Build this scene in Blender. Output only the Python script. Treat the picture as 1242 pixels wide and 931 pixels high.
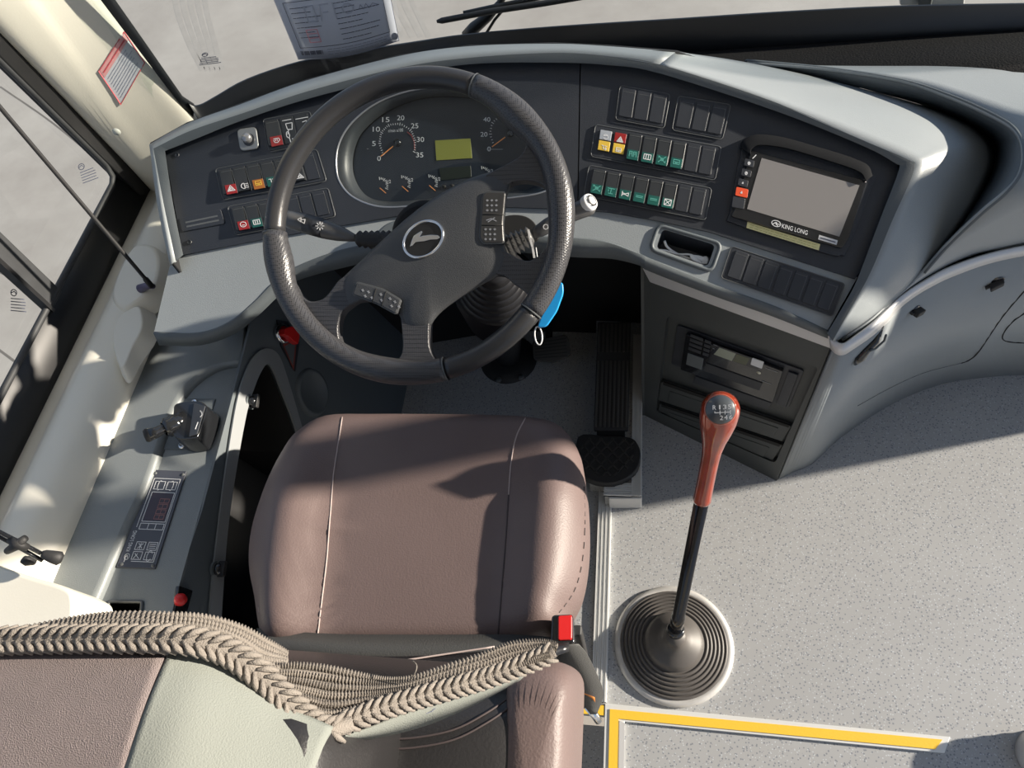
import bpy, bmesh, math, random
from mathutils import Vector, Matrix
V = Vector
random.seed(7)
for o in list(bpy.data.objects): bpy.data.objects.remove(o)
SC = bpy.context.scene
COL = SC.collection

# ------------------------------------------------------------------ camera
FPX = 887.0; CX, CY = 621.0, 465.5
def _n(v): return V(v).normalized()
Yc = _n((164, -1465, 887)); Dc = _n((144, 553, 887)); Dc = (Dc - Yc*Dc.dot(Yc)).normalized()
Zc = -Dc; Xc = Yc.cross(Zc)                       # world axes seen from the lens (x right, y down, z forward)
CAM = V((0, 0, 1.58))
RT = V((Xc[0], Yc[0], Zc[0])); DN = V((Xc[1], Yc[1], Zc[1])); FW = V((Xc[2], Yc[2], Zc[2]))
cam = bpy.data.cameras.new('camera'); co = bpy.data.objects.new('camera', cam); COL.objects.link(co)
cam.sensor_fit = 'HORIZONTAL'; cam.sensor_width = 36.0; cam.lens = 36.0*FPX/1242.0
cam.clip_start = 0.02; cam.clip_end = 200
m = Matrix(((RT[0], -DN[0], -FW[0], 0), (RT[1], -DN[1], -FW[1], 0), (RT[2], -DN[2], -FW[2], 1.58), (0, 0, 0, 1)))
co.matrix_world = m
SC.camera = co

# ------------------------------------------------------------------ world, sun, exposure
w = bpy.data.worlds.new('sky'); SC.world = w; w.use_nodes = True
nt = w.node_tree; bg = nt.nodes['Background']
tc = nt.nodes.new('ShaderNodeTexCoord'); sp = nt.nodes.new('ShaderNodeSeparateXYZ'); rp = nt.nodes.new('ShaderNodeValToRGB')
nt.links.new(tc.outputs['Generated'], sp.inputs[0]); nt.links.new(sp.outputs['Z'], rp.inputs[0]); nt.links.new(rp.outputs[0], bg.inputs[0])
rp.color_ramp.elements[0].position = 0.0; rp.color_ramp.elements[0].color = (0.64, 0.78, 1.0, 1)
rp.color_ramp.elements[1].position = 0.7; rp.color_ramp.elements[1].color = (0.45, 0.64, 1.0, 1)
bg.inputs[1].default_value = 0.56
SUNDIR = V((1.0, 0.2, 0.335)).normalized()        # towards the sun
sl = bpy.data.lights.new('sun', 'SUN'); so = bpy.data.objects.new('sun', sl); COL.objects.link(so)
sl.energy = 11.0; sl.color = (1.0, 0.90, 0.76); sl.angle = math.radians(1.1)
so.rotation_euler = SUNDIR.to_track_quat('Z', 'Y').to_euler(); so.location = (3, 1, 2)
SC.view_settings.view_transform = 'Standard'; SC.view_settings.look = 'None'
SC.view_settings.exposure = 0.0; SC.view_settings.gamma = 1.0; SC.view_settings.use_curve_mapping = False

# ------------------------------------------------------------------ sight lines onto real planes
def ray(u, v): return RT*((u-CX)/FPX) + DN*((v-CY)/FPX) + FW
class Plane:
    def __init__(s, p, n): s.p = V(p); s.n = V(n).normalized()
    def at(s, u, v, off=0.0):
        r = ray(u, v); q = s.p + s.n*off
        return CAM + r*((q-CAM).dot(s.n)/r.dot(s.n))
def hz(u, v, z): return Plane((0, 0, z), (0, 0, 1)).at(u, v)
def hx(u, v, x): return Plane((x, 0, 0), (1, 0, 0)).at(u, v)
def hy(u, v, y): return Plane((0, y, 0), (0, 1, 0)).at(u, v)
def hd(u, v, d): return CAM + ray(u, v)*d

# ------------------------------------------------------------------ materials
MATS = {}
def mat(name, col, rough=0.5, metal=0.0, bump=0.0, bscale=200.0, var=0.0, vscale=8.0, coat=0.0, kind='noise', emit=None, spec=0.5, detail=4, dots=0.0):
    if name in MATS: return MATS[name]
    mt = bpy.data.materials.new(name); mt.use_nodes = True; t = mt.node_tree
    b = t.nodes['Principled BSDF']
    b.inputs['Base Color'].default_value = (*col, 1); b.inputs['Roughness'].default_value = rough
    b.inputs['Metallic'].default_value = metal; b.inputs['Coat Weight'].default_value = coat
    b.inputs['Specular IOR Level'].default_value = spec
    g = t.nodes.new('ShaderNodeTexCoord')
    if var > 0:
        nz = t.nodes.new('ShaderNodeTexNoise'); nz.inputs['Scale'].default_value = vscale; nz.inputs['Detail'].default_value = detail
        t.links.new(g.outputs['Object'], nz.inputs['Vector'])
        mx = t.nodes.new('ShaderNodeMix'); mx.data_type = 'RGBA'
        mx.inputs[6].default_value = (*[c*(1-var) for c in col], 1); mx.inputs[7].default_value = (*[min(1, c*(1+var)) for c in col], 1)
        t.links.new(nz.outputs[0], mx.inputs[0]); t.links.new(mx.outputs[2], b.inputs['Base Color'])
    if bump > 0:
        if kind == 'voronoi':
            nz = t.nodes.new('ShaderNodeTexVoronoi'); nz.inputs['Scale'].default_value = bscale; out = nz.outputs['Distance']
            if dots > 0:
                nz.inputs['Randomness'].default_value = 0.1
                lt = t.nodes.new('ShaderNodeMath'); lt.operation = 'GREATER_THAN'; lt.inputs[1].default_value = dots; t.links.new(out, lt.inputs[0])
                mx = t.nodes.new('ShaderNodeMix'); mx.data_type = 'RGBA'; mx.inputs[6].default_value = (*[c*0.15 for c in col], 1); mx.inputs[7].default_value = (*col, 1)
                t.links.new(lt.outputs[0], mx.inputs[0]); t.links.new(mx.outputs[2], b.inputs['Base Color'])
        else:
            nz = t.nodes.new('ShaderNodeTexNoise'); nz.inputs['Scale'].default_value = bscale; nz.inputs['Detail'].default_value = 2; out = nz.outputs[0]
        t.links.new(g.outputs['Object'], nz.inputs['Vector'])
        bp = t.nodes.new('ShaderNodeBump'); bp.inputs['Strength'].default_value = bump; bp.inputs['Distance'].default_value = 0.001
        t.links.new(out, bp.inputs['Height']); t.links.new(bp.outputs[0], b.inputs['Normal'])
    if emit:
        b.inputs['Emission Color'].default_value = (*emit[:3], 1); b.inputs['Emission Strength'].default_value = emit[3]
    MATS[name] = mt; return mt
def speckle(name, base, dark, light, rough=0.45):
    mt = bpy.data.materials.new(name); mt.use_nodes = True; t = mt.node_tree; b = t.nodes['Principled BSDF']
    g = t.nodes.new('ShaderNodeTexCoord')
    cur = None
    nz = t.nodes.new('ShaderNodeTexNoise'); nz.inputs['Scale'].default_value = 5; t.links.new(g.outputs['Object'], nz.inputs[0])
    mx = t.nodes.new('ShaderNodeMix'); mx.data_type = 'RGBA'; mx.inputs[6].default_value = (*[c*.92 for c in base], 1); mx.inputs[7].default_value = (*[c*1.08 for c in base], 1)
    t.links.new(nz.outputs[0], mx.inputs[0]); cur = mx.outputs[2]
    for sc, th, colr in ((150, 0.25, dark), (170, 0.20, light), (95, 0.15, dark)):
        vo = t.nodes.new('ShaderNodeTexVoronoi'); vo.inputs['Scale'].default_value = sc; t.links.new(g.outputs['Object'], vo.inputs[0])
        lt = t.nodes.new('ShaderNodeMath'); lt.operation = 'LESS_THAN'; lt.inputs[1].default_value = th; t.links.new(vo.outputs['Distance'], lt.inputs[0])
        m2 = t.nodes.new('ShaderNodeMix'); m2.data_type = 'RGBA'; m2.inputs[7].default_value = (*colr, 1)
        t.links.new(lt.outputs[0], m2.inputs[0]); t.links.new(cur, m2.inputs[6]); cur = m2.outputs[2]
    t.links.new(cur, b.inputs['Base Color']); b.inputs['Roughness'].default_value = rough
    MATS[name] = mt; return mt
def glassmat():
    mt = bpy.data.materials.new('window glass'); mt.use_nodes = True; t = mt.node_tree; t.nodes.clear()
    o = t.nodes.new('ShaderNodeOutputMaterial'); a = t.nodes.new('ShaderNodeBsdfTransparent'); g = t.nodes.new('ShaderNodeBsdfGlossy')
    a.inputs[0].default_value = (0.93, 0.96, 0.95, 1); g.inputs['Roughness'].default_value = 0.02
    f = t.nodes.new('ShaderNodeLayerWeight'); f.inputs[0].default_value = 0.5; x = t.nodes.new('ShaderNodeMixShader')
    pw_ = t.nodes.new('ShaderNodeMath'); pw_.operation = 'POWER'; pw_.inputs[1].default_value = 5.0; t.links.new(f.outputs['Facing'], pw_.inputs[0])
    ad = t.nodes.new('ShaderNodeMath'); ad.operation = 'MULTIPLY_ADD'; ad.inputs[1].default_value = 0.85; ad.inputs[2].default_value = 0.045; t.links.new(pw_.outputs[0], ad.inputs[0])
    t.links.new(ad.outputs[0], x.inputs[0]); t.links.new(a.outputs[0], x.inputs[1]); t.links.new(g.outputs[0], x.inputs[2]); t.links.new(x.outputs[0], o.inputs[0])
    return mt
GLASS = glassmat()
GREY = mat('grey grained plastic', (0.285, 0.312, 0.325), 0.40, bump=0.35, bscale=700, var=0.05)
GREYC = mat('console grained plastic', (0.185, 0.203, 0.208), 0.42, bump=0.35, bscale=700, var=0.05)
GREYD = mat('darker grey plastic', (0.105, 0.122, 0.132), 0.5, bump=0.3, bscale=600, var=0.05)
CABG = mat('charcoal grained plastic', (0.052, 0.058, 0.058), 0.5, bump=0.4, bscale=600)
BLACKP = mat('black fascia plastic', (0.026, 0.030, 0.038), 0.42, bump=0.3, bscale=800)
BLKG = mat('gloss black plastic', (0.012, 0.013, 0.015), 0.15, coat=0.5)
BLKM = mat('matt black rubber', (0.02, 0.02, 0.021), 0.6, bump=0.3, bscale=400)
SWB = mat('switch black plastic', (0.024, 0.027, 0.03), 0.4)
GAP = mat('deep black gap', (0.004, 0.004, 0.004), 0.8)
EDGE = mat('satin edge plastic', (0.10, 0.107, 0.11), 0.35)
CREAM = mat('cream moulded plastic', (0.70, 0.675, 0.59), 0.38, bump=0.1, bscale=300, var=0.03)
CREAMG = mat('grey cream plastic', (0.5, 0.52, 0.48), 0.4, var=0.03)
ALU = mat('brushed aluminium', (0.74, 0.75, 0.74), 0.38, metal=0.25)
SILV = mat('silver painted trim', (0.62, 0.62, 0.62), 0.35, metal=0.25)
CHROME = mat('bright chrome', (0.85, 0.86, 0.88), 0.12, metal=1.0)
YEL = mat('yellow nosing insert', (0.80, 0.50, 0.04), 0.5, bump=0.2, bscale=300)
LEAT = mat('brown leather', (0.146, 0.105, 0.099), 0.50, bump=0.4, bscale=420, var=0.10, vscale=9)
LEATK = mat('black leather', (0.022, 0.021, 0.022), 0.38, bump=0.35, bscale=350)
STITCH = mat('pale stitching', (0.42, 0.34, 0.32), 0.7)
STITCHD = mat('dark stitching', (0.06, 0.045, 0.045), 0.7)
WHEELM = mat('smooth black leather rim', (0.032, 0.032, 0.034), 0.28, bump=0.25, bscale=600)
WHEELP = mat('perforated black leather', (0.052, 0.052, 0.056), 0.30, bump=0.4, bscale=360, kind='voronoi', dots=0.3)
PADM = mat('grained black hub plastic', (0.050, 0.052, 0.055), 0.42, bump=0.6, bscale=900)
RED = mat('red plastic', (0.65, 0.02, 0.02), 0.3)
REDL = mat('red switch lens', (0.30, 0.018, 0.018), 0.35)
TEAL = mat('green switch lens', (0.008, 0.085, 0.07), 0.35)
AMB = mat('amber switch lens', (0.35, 0.12, 0.02), 0.35)
YLENS = mat('yellow indicator lens', (0.72, 0.48, 0.06), 0.4)
WLENS = mat('pale indicator lens', (0.35, 0.38, 0.42), 0.4)
WHITE = mat('white print', (0.72, 0.73, 0.74), 0.5)
TEALP = mat('green print', (0.10, 0.38, 0.32), 0.5)
GREYP = mat('grey print', (0.30, 0.31, 0.33), 0.5)
WOODR = mat('varnished red burr wood', (0.27, 0.035, 0.012), 0.12, coat=1.0, var=0.75, vscale=26, detail=8)
BLUE = mat('bright blue plastic', (0.02, 0.33, 0.75), 0.35)
PAPER = mat('white paper', (0.62, 0.66, 0.76), 0.6)
INK = mat('dark printed ink', (0.07, 0.08, 0.12), 0.6)
INKL = mat('faint printed ink', (0.30, 0.33, 0.42), 0.6)
INKR = mat('red printed ink', (0.60, 0.10, 0.12), 0.6)
PINK = mat('pink printed panel', (0.72, 0.36, 0.36), 0.5)
FLOOR = speckle('grey speckled vinyl', (0.36, 0.365, 0.37), (0.20, 0.215, 0.24), (0.50, 0.53, 0.56))
CROCH = mat('beige crochet yarn', (0.235, 0.208, 0.182), 0.9, bump=1.0, bscale=900, var=0.2, vscale=60)
CLOTHP = mat('pale sage cloth', (0.225, 0.24, 0.218), 0.85, bump=0.5, bscale=900)
CLOTHB = mat('mauve brown fabric', (0.225, 0.185, 0.18), 0.85, bump=0.8, bscale=1300, kind='voronoi', var=0.12, vscale=60)
WEB = mat('dark belt webbing', (0.06, 0.06, 0.058), 0.55, bump=0.6, bscale=500)

# ------------------------------------------------------------------ object helpers
def tag(o, label=None, cat=None, group=None, kind=None):
    if label: o['label'] = label
    if cat: o['category'] = cat
    if group: o['group'] = group
    if kind: o['kind'] = kind
    return o
def thing(name, label, cat, loc=(0, 0, 0), group=None):
    o = bpy.data.objects.new(name, None); COL.objects.link(o); o.location = loc; o.empty_display_size = 0.02
    return tag(o, label, cat, group)
def org(o):
    p = V((0, 0, 0))
    while o is not None: p = p + V(o.location); o = o.parent
    return p
def mk(name, verts, faces, m, parent=None, smooth=False, bevel=0.0, solid=0.0, sub=0, seg=2, angle=40, soff=-1.0):
    verts = [V(v) for v in verts]
    if parent is not None: base = org(parent); loc = V((0, 0, 0))
    else:
        xs = [v.x for v in verts]; ys = [v.y for v in verts]; zs = [v.z for v in verts]
        base = V(((min(xs)+max(xs))/2, (min(ys)+max(ys))/2, min(zs))); loc = base
    me = bpy.data.meshes.new(name)
    me.from_pydata([tuple(v-base) for v in verts], [], faces); me.validate(); me.update()
    bm = bmesh.new(); bm.from_mesh(me); bmesh.ops.remove_doubles(bm, verts=bm.verts, dist=1e-6)
    if solid == 0: bmesh.ops.recalc_face_normals(bm, faces=bm.faces)
    bm.to_mesh(me); bm.free()
    me.materials.append(m)
    o = bpy.data.objects.new(name, me); COL.objects.link(o); o.location = loc
    if parent is not None: o.parent = parent
    if solid:
        q = o.modifiers.new('solid', 'SOLIDIFY'); q.thickness = abs(solid); q.offset = soff if solid > 0 else -soff
    if bevel:
        q = o.modifiers.new('bevel', 'BEVEL'); q.width = bevel; q.segments = seg; q.limit_method = 'ANGLE'; q.angle_limit = math.radians(angle)
    if sub:
        q = o.modifiers.new('sub', 'SUBSURF'); q.levels = sub; q.render_levels = sub
    if smooth or bevel:
        for p in me.polygons: p.use_smooth = True
        if not smooth:
            try: q = o.modifiers.new('wn', 'WEIGHTED_NORMAL'); q.keep_sharp = True
            except Exception: pass
    return o
def crom(pts, n=8, closed=False):
    pts = [V(p) for p in pts]; out = []; N = len(pts)
    rng = N if closed else N-1
    for i in range(rng):
        p1 = pts[i]; p2 = pts[(i+1) % N]
        p0 = pts[(i-1) % N] if (closed or i > 0) else p1*2-p2
        p3 = pts[(i+2) % N] if (closed or i < N-2) else p2*2-p1
        for k in range(n):
            t = k/n
            out.append(0.5*((2*p1)+(p2-p0)*t+(2*p0-5*p1+4*p2-p3)*t*t+(3*p1-p0-3*p2+p3)*t*t*t))
    if not closed: out.append(pts[-1])
    return out
def loft(name, curves, m, parent=None, n=8, solid=0.0, smooth=True, closed=False, across=1, **k):
    cs = [crom(c, n, closed) if n > 1 else [V(p) for p in c] for c in curves]
    if across > 1:
        cols = [crom([c[i] for c in cs], across) for i in range(len(cs[0]))]
        cs = [[col[j] for col in cols] for j in range(len(cols[0]))]
    L = len(cs[0]); verts = [p for c in cs for p in c]; faces = []
    for a in range(len(cs)-1):
        for i in range(L if closed else L-1):
            j = (i+1) % L
            faces.append((a*L+i, a*L+j, (a+1)*L+j, (a+1)*L+i))
    return mk(name, verts, faces, m, parent, smooth=smooth, solid=solid, **k)
def prism(name, pts, nrm, h0, h1, m, parent=None, bevel=0.0, **k):
    """solid whose outline is pts, from h0 to h1 along nrm"""
    nrm = V(nrm).normalized(); N = len(pts)
    vs = [V(p)+nrm*h0 for p in pts]+[V(p)+nrm*h1 for p in pts]
    fs = [tuple(range(N-1, -1, -1)), tuple(range(N, 2*N))]+[(i, (i+1) % N, N+(i+1) % N, N+i) for i in range(N)]
    return mk(name, vs, fs, m, parent, bevel=bevel, **k)
def box(name, c, s, m, parent=None, bevel=0.0, rz=0.0, **k):
    R = Matrix.Rotation(rz, 3, 'Z'); c = V(c)
    vs = [c+R @ V((x*s[0]/2, y*s[1]/2, z*s[2]/2)) for z in (-1, 1) for x, y in ((-1, -1), (1, -1), (1, 1), (-1, 1))]
    fs = [(3, 2, 1, 0), (4, 5, 6, 7), (0, 1, 5, 4), (1, 2, 6, 5), (2, 3, 7, 6), (3, 0, 4, 7)]
    return mk(name, vs, fs, m, parent, bevel=bevel, **k)
def tube_geo(path, rad, seg=12, closed=False, caps=True):
    path = [V(p) for p in path]; N = len(path)
    if not hasattr(rad, '__len__'): rad = [rad]*N
    vs = []; fs = []; prev = None
    for i in range(N):
        a = path[(i-1) % N] if (closed or i) else path[0]; b = path[(i+1) % N] if (closed or i < N-1) else path[-1]
        t = (b-a).normalized()
        if prev is None:
            prev = V((0, 0, 1)) if abs(t.z) < 0.9 else V((1, 0, 0))
        u = (prev-t*prev.dot(t)).normalized(); prev = u; w_ = t.cross(u)
        for k in range(seg):
            an = 2*math.pi*k/seg; vs.append(path[i]+(u*math.cos(an)+w_*math.sin(an))*rad[i])
    for i in range(N if closed else N-1):
        j = (i+1) % N
        for k in range(seg):
            l = (k+1) % seg; fs.append((i*seg+k, i*seg+l, j*seg+l, j*seg+k))
    if caps and not closed:
        fs.append(tuple(range(seg-1, -1, -1))); fs.append(tuple((N-1)*seg+k for k in range(seg)))
    return vs, fs
def tube(name, path, rad, m, parent=None, seg=12, closed=False, smooth=True, **k):
    vs, fs = tube_geo(path, rad, seg, closed)
    return mk(name, vs, fs, m, parent, smooth=smooth, **k)
def frame(axis):
    a = V(axis).normalized(); u = a.cross(V((0, 0, 1)) if abs(a.z) < 0.95 else V((0, 1, 0))).normalized(); return u, a.cross(u), a
def lathe(name, base, axis, prof, m, parent=None, seg=36, smooth=True, **k):
    u, w_, a = frame(axis); base = V(base); vs = []; fs = []
    for r, h in prof:
        for i in range(seg):
            t = 2*math.pi*i/seg; vs.append(base+a*h+(u*math.cos(t)+w_*math.sin(t))*max(r, 1e-5))
    for j in range(len(prof)-1):
        for i in range(seg):
            l = (i+1) % seg; fs.append((j*seg+i, j*seg+l, (j+1)*seg+l, (j+1)*seg+i))
    return mk(name, vs, fs, m, parent, smooth=smooth, **k)
def holed(name, outer, holes, m, parent, thick, bevel=0.0, nrm=None):
    bm = bmesh.new(); base = org(parent) if parent else V((0, 0, 0)); es = []
    for loop in [outer]+holes:
        vs = [bm.verts.new(V(p)-base) for p in loop]
        for i in range(len(vs)): es.append(bm.edges.new((vs[i], vs[(i+1) % len(vs)])))
    bmesh.ops.triangle_fill(bm, edges=es, use_beauty=True, use_dissolve=False)
    bmesh.ops.recalc_face_normals(bm, faces=bm.faces)
    if nrm is not None and sum((f.normal*f.calc_area() for f in bm.faces), V((0, 0, 0))).dot(nrm) < 0:
        bmesh.ops.reverse_faces(bm, faces=bm.faces)
    me = bpy.data.meshes.new(name); bm.to_mesh(me); bm.free(); me.materials.append(m)
    o = bpy.data.objects.new(name, me); COL.objects.link(o)
    if parent: o.parent = parent
    q = o.modifiers.new('solid', 'SOLIDIFY'); q.thickness = thick; q.offset = -1
    if bevel:
        q = o.modifiers.new('bevel', 'BEVEL'); q.width = bevel; q.segments = 2; q.limit_method = 'ANGLE'; q.angle_limit = math.radians(50)
    return o
def merge_geo(lst):
    vs = []; fs = []
    for a, b in lst:
        o = len(vs); vs += list(a); fs += [tuple(i+o for i in f) for f in b]
    return vs, fs
def bil(q, x, y):                                   # q = TL, TR, BR, BL ; x right 0..1, y down 0..1
    a = (q[0][0]+(q[1][0]-q[0][0])*x, q[0][1]+(q[1][1]-q[0][1])*x); b = (q[3][0]+(q[2][0]-q[3][0])*x, q[3][1]+(q[2][1]-q[3][1])*x)
    return (a[0]+(b[0]-a[0])*y, a[1]+(b[1]-a[1])*y)
def subq(q, x0, y0, x1, y1): return [bil(q, x0, y0), bil(q, x1, y0), bil(q, x1, y1), bil(q, x0, y1)]
def wq(q, pl, off=0.0): return [pl.at(u, v, off) for u, v in q]
def rq(pts, r, n=4):                                # round the corners of a planar world polygon
    out = []; N = len(pts)
    for i in range(N):
        p = V(pts[i]); a = (V(pts[i-1])-p); b = (V(pts[(i+1) % N])-p)
        ra = min(r, a.length*0.45); rb = min(r, b.length*0.45)
        A = p+a.normalized()*ra; B = p+b.normalized()*rb
        for k in range(n+1):
            t = k/n; out.append(A*(1-t)**2+p*2*t*(1-t)+B*t*t)
    return out
def strokes(name, lines, q, pl, off, wd, m, parent, t=0.0004):
    """polylines in the unit square of quad q, as thin raised strokes"""
    g = []
    for ln in lines:
        P = [pl.at(*bil(q, x, y), off) for x, y in ln]
        for a, b in zip(P[:-1], P[1:]):
            d = (b-a)
            if d.length < 1e-6: continue
            d = d.normalized(); s = d.cross(pl.n)*wd/2; a2 = a-d*wd*0.3; b2 = b+d*wd*0.3; h = pl.n*t
            vs = [a2-s, b2-s, b2+s, a2+s, a2-s+h, b2-s+h, b2+s+h, a2+s+h]
            g.append((vs, [(3, 2, 1, 0), (4, 5, 6, 7), (0, 1, 5, 4), (1, 2, 6, 5), (2, 3, 7, 6), (3, 0, 4, 7)]))
    vs, fs = merge_geo(g); return mk(name, vs, fs, m, parent)
def text(name, s, q, pl, off, m, parent, stretch=True):
    cu = bpy.data.curves.new('t', 'FONT'); cu.body = s; cu.resolution_u = 3
    ob = bpy.data.objects.new('t', cu); COL.objects.link(ob)
    dg = bpy.context.evaluated_depsgraph_get(); me = bpy.data.meshes.new_from_object(ob.evaluated_get(dg))
    bpy.data.objects.remove(ob)
    if len(me.vertices) == 0: return None
    xs = [v.co.x for v in me.vertices]; ys = [v.co.y for v in me.vertices]
    x0, x1, y0, y1 = min(xs), max(xs), min(ys), max(ys)
    vs = [pl.at(*bil(q, (v.co.x-x0)/max(x1-x0, 1e-6), 1-(v.co.y-y0)/max(y1-y0, 1e-6)), off) for v in me.vertices]
    fs = [tuple(p.vertices) for p in me.polygons]
    return mk(name, vs, fs, m, parent)
def circ(cx, cy, r, a0=0, a1=360, n=16): return [(cx+r*math.cos(math.radians(a0+(a1-a0)*k/n)), cy+r*math.sin(math.radians(a0+(a1-a0)*k/n))) for k in range(n+1)]
def bars(rows, x0, x1, y0, y1, seed=1, gap=0.3, fill=0.8):
    """unreadable small print: broken dashes in rows"""
    rnd = random.Random(seed); L = []
    for r in range(rows):
        y = y0+(y1-y0)*(r+0.5)/rows; x = x0; end = x0+(x1-x0)*(rnd.uniform(fill, 1))
        while x < end:
            d = rnd.uniform(0.02, 0.05)*(x1-x0+0.3); L.append([(x, y), (min(x+d, end), y)]); x += d*(1+gap)
    return L

# ------------------------------------------------------------------ SETTING
def struct(o): o['kind'] = 'structure'; return o
def flat(name, pts, z0, z1, m, parent=None, **k): return prism(name, [(x, y, 0) for x, y in pts], (0, 0, 1), z0, z1, m, parent, **k)
struct(flat('floor', [(-1.0, 0.205), (-0.052, 0.205), (-0.052, -0.7), (2.0, -0.7), (2.0, 1.5), (-1.0, 1.5)], -0.03, 0.0, FLOOR))
struct(flat('floor', [(-1.0, -0.7), (-0.052, -0.7), (-0.052, 0.205), (-1.0, 0.205)], -0.2, -0.17, FLOOR))

gm = bpy.data.materials.new('dusty concrete yard'); gm.use_nodes = True; t = gm.node_tree; b = t.nodes['Principled BSDF']
g = t.nodes.new('ShaderNodeTexCoord'); n1 = t.nodes.new('ShaderNodeTexNoise'); n1.inputs['Scale'].default_value = 1.4; n1.inputs['Detail'].default_value = 8; n1.inputs['Roughness'].default_value = 0.65
t.links.new(g.outputs['Object'], n1.inputs[0]); r = t.nodes.new('ShaderNodeValToRGB'); t.links.new(n1.outputs[0], r.inputs[0])
r.color_ramp.elements[0].position = 0.3; r.color_ramp.elements[0].color = (0.33, 0.30, 0.27, 1); r.color_ramp.elements[1].position = 0.7; r.color_ramp.elements[1].color = (0.46, 0.43, 0.39, 1)
t.links.new(r.outputs[0], b.inputs['Base Color']); b.inputs['Roughness'].default_value = 0.95
gr = flat('ground', [(-14, -8), (14, -8), (14, 20), (-14, 20)], -1.1, -1.0, gm); struct(gr)
TYRE = mat('dusty tyre mark', (0.36, 0.335, 0.305), 0.95, var=0.12, vscale=14)
JOINT = mat('concrete joint', (0.16, 0.145, 0.13), 0.95)
def gline(name, px, wd, m, z=-0.9997):
    P = [hz(u, v, z) for u, v in px]; P = crom(P, 6); a = []; c = []
    for i, p in enumerate(P):
        d = (P[min(i+1, len(P)-1)]-P[max(i-1, 0)]).normalized(); s = V((-d.y, d.x, 0))*wd/2; a.append(p-s); c.append(p+s)
    return loft(name, [a, c], m, gr, n=1, smooth=False)
for px in ([(0, 105), (65, 150), (140, 212)], [(-30, 405), (0, 425), (36, 452)], [(-60, 300), (0, 330), (90, 372)]): gline('concrete_joint', px, 0.012, JOINT)
for k in range(5):
    gline('tyre_mark', [(208+k*9, -30), (214+k*9, 10), (228+k*8, 50), (246+k*6, 85)], 0.035, TYRE)
for k in range(4):
    gline('tyre_mark', [(455+k*11, -25), (470+k*11, 10), (490+k*10, 45)], 0.03, TYRE)

# front glass line, curved towards the left pillar
def yw(x):
    k = max(0.0, min(1.3, (-x-0.4)/0.52)); return 1.36-0.16*k*k
def ws(u, v, off=0.0):
    y = 1.3
    for _ in range(12):
        p = hy(u, v, y); y = yw(p.x)-off
    return hy(u, v, y)
xs = [-0.96+0.06*i for i in range(9)]+[-0.3+0.17*i for i in range(11)]
w1 = struct(mk('window_1', [V((x, yw(x)+0.004, z)) for z in (0.56, 1.9) for x in xs], [(i, i+1, len(xs)+i+1, len(xs)+i) for i in range(len(xs)-1)], GLASS))
FRIT = mat('black window surround', (0.010, 0.012, 0.015), 0.35)
ftop = [(228, 124), (236, 127.5), (246, 125), (262, 116), (300, 95), (363, 74), (425, 62), (500, 50.5), (569, 40.6), (680, 31), (820, 22), (950, 13.5), (1092, 6.4), (1242, 3.5), (1420, 0), (1700, -5)]
A = [ws(u, v, 0.002) for u, v in ftop]
B = [V((p.x, yw(p.x)-0.002, 0.56)) for p in A]
loft('surround', [A, B], FRIT, w1, n=4, solid=0.006)
e1 = [(108, -22), (122, 0), (160, 50), (200, 103), (218, 126), (234, 147)]
e2 = [(124, -22), (139.5, 0), (174, 49), (208, 98), (222, 118), (236, 127.5)]
A = [ws(u, v, 0.003) for u, v in e1]; B = [ws(u, v, 0.003) for u, v in e2]
up = V((-0.2*0.9, 0, 0.9)); A.insert(0, A[0]+up); B.insert(0, B[0]+up)
loft('surround', [A, B], FRIT, w1, n=1, solid=0.006)
# etched maker's marks on the glass
class WP(Plane):
    def at(s, u, v, off=0.0): return ws(u, v, 0.004)
wpl = WP((0, 1.2, 0), (0, -1, 0))
def etched(q, pl, parent, nm='glass_mark'):
    L = [circ(0.18, 0.16, 0.14, n=14), [(0.08, 0.16), (0.2, 0.1), (0.28, 0.18)]]+bars(5, 0.05, 1.0, 0.35, 1.0, seed=3, fill=0.6)
    return strokes(nm, L, q, pl, 0.002, 0.0016, INK, parent)
etched([(245, 64), (268, 62), (272, 76), (240, 80)], wpl, w1)

# side glass and its black frame
XG = -1.115; SPL = Plane((XG, 0, 0), (1, 0, 0))
w2 = struct(mk('window_2', [(XG-0.012, -0.7, 0.56), (XG-0.012, 1.16, 0.56), (XG-0.012, 0.94, 1.8), (XG-0.012, -0.7, 1.8)], [(0, 1, 2, 3)], GLASS))
FR2 = mat('dusty black window frame', (0.016, 0.016, 0.017), 0.35, var=0.5, vscale=10)
RUB = mat('weathered black rubber', (0.035, 0.037, 0.04), 0.6, var=0.4, vscale=30)
def yf(z): return 1.12-0.17*(z-0.6)
loft('lower_rail', [[(-1.098, y, 0.508) for y in (-0.7, 0.3, 1.2)], [(-1.104, y, 0.53) for y in (-0.7, 0.3, 1.2)], [(-1.116, y, 0.592) for y in (-0.7, 0.3, 1.2)], [(-1.126, y, 0.597) for y in (-0.7, 0.3, 1.2)], [(-1.13, y, 0.52) for y in (-0.7, 0.3, 1.2)]], FR2, w2, n=2, solid=0.004)
tube('rubber_seal', [(-1.112, -0.7, 0.6), (-1.112, yf(0.6)-0.03, 0.6), (-1.112, yf(0.62)-0.008, 0.61), (-1.112, yf(0.64), 0.64), (-1.112, yf(1.2), 1.2), (-1.112, yf(1.75), 1.75)], 0.006, RUB, w2, seg=8)
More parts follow.
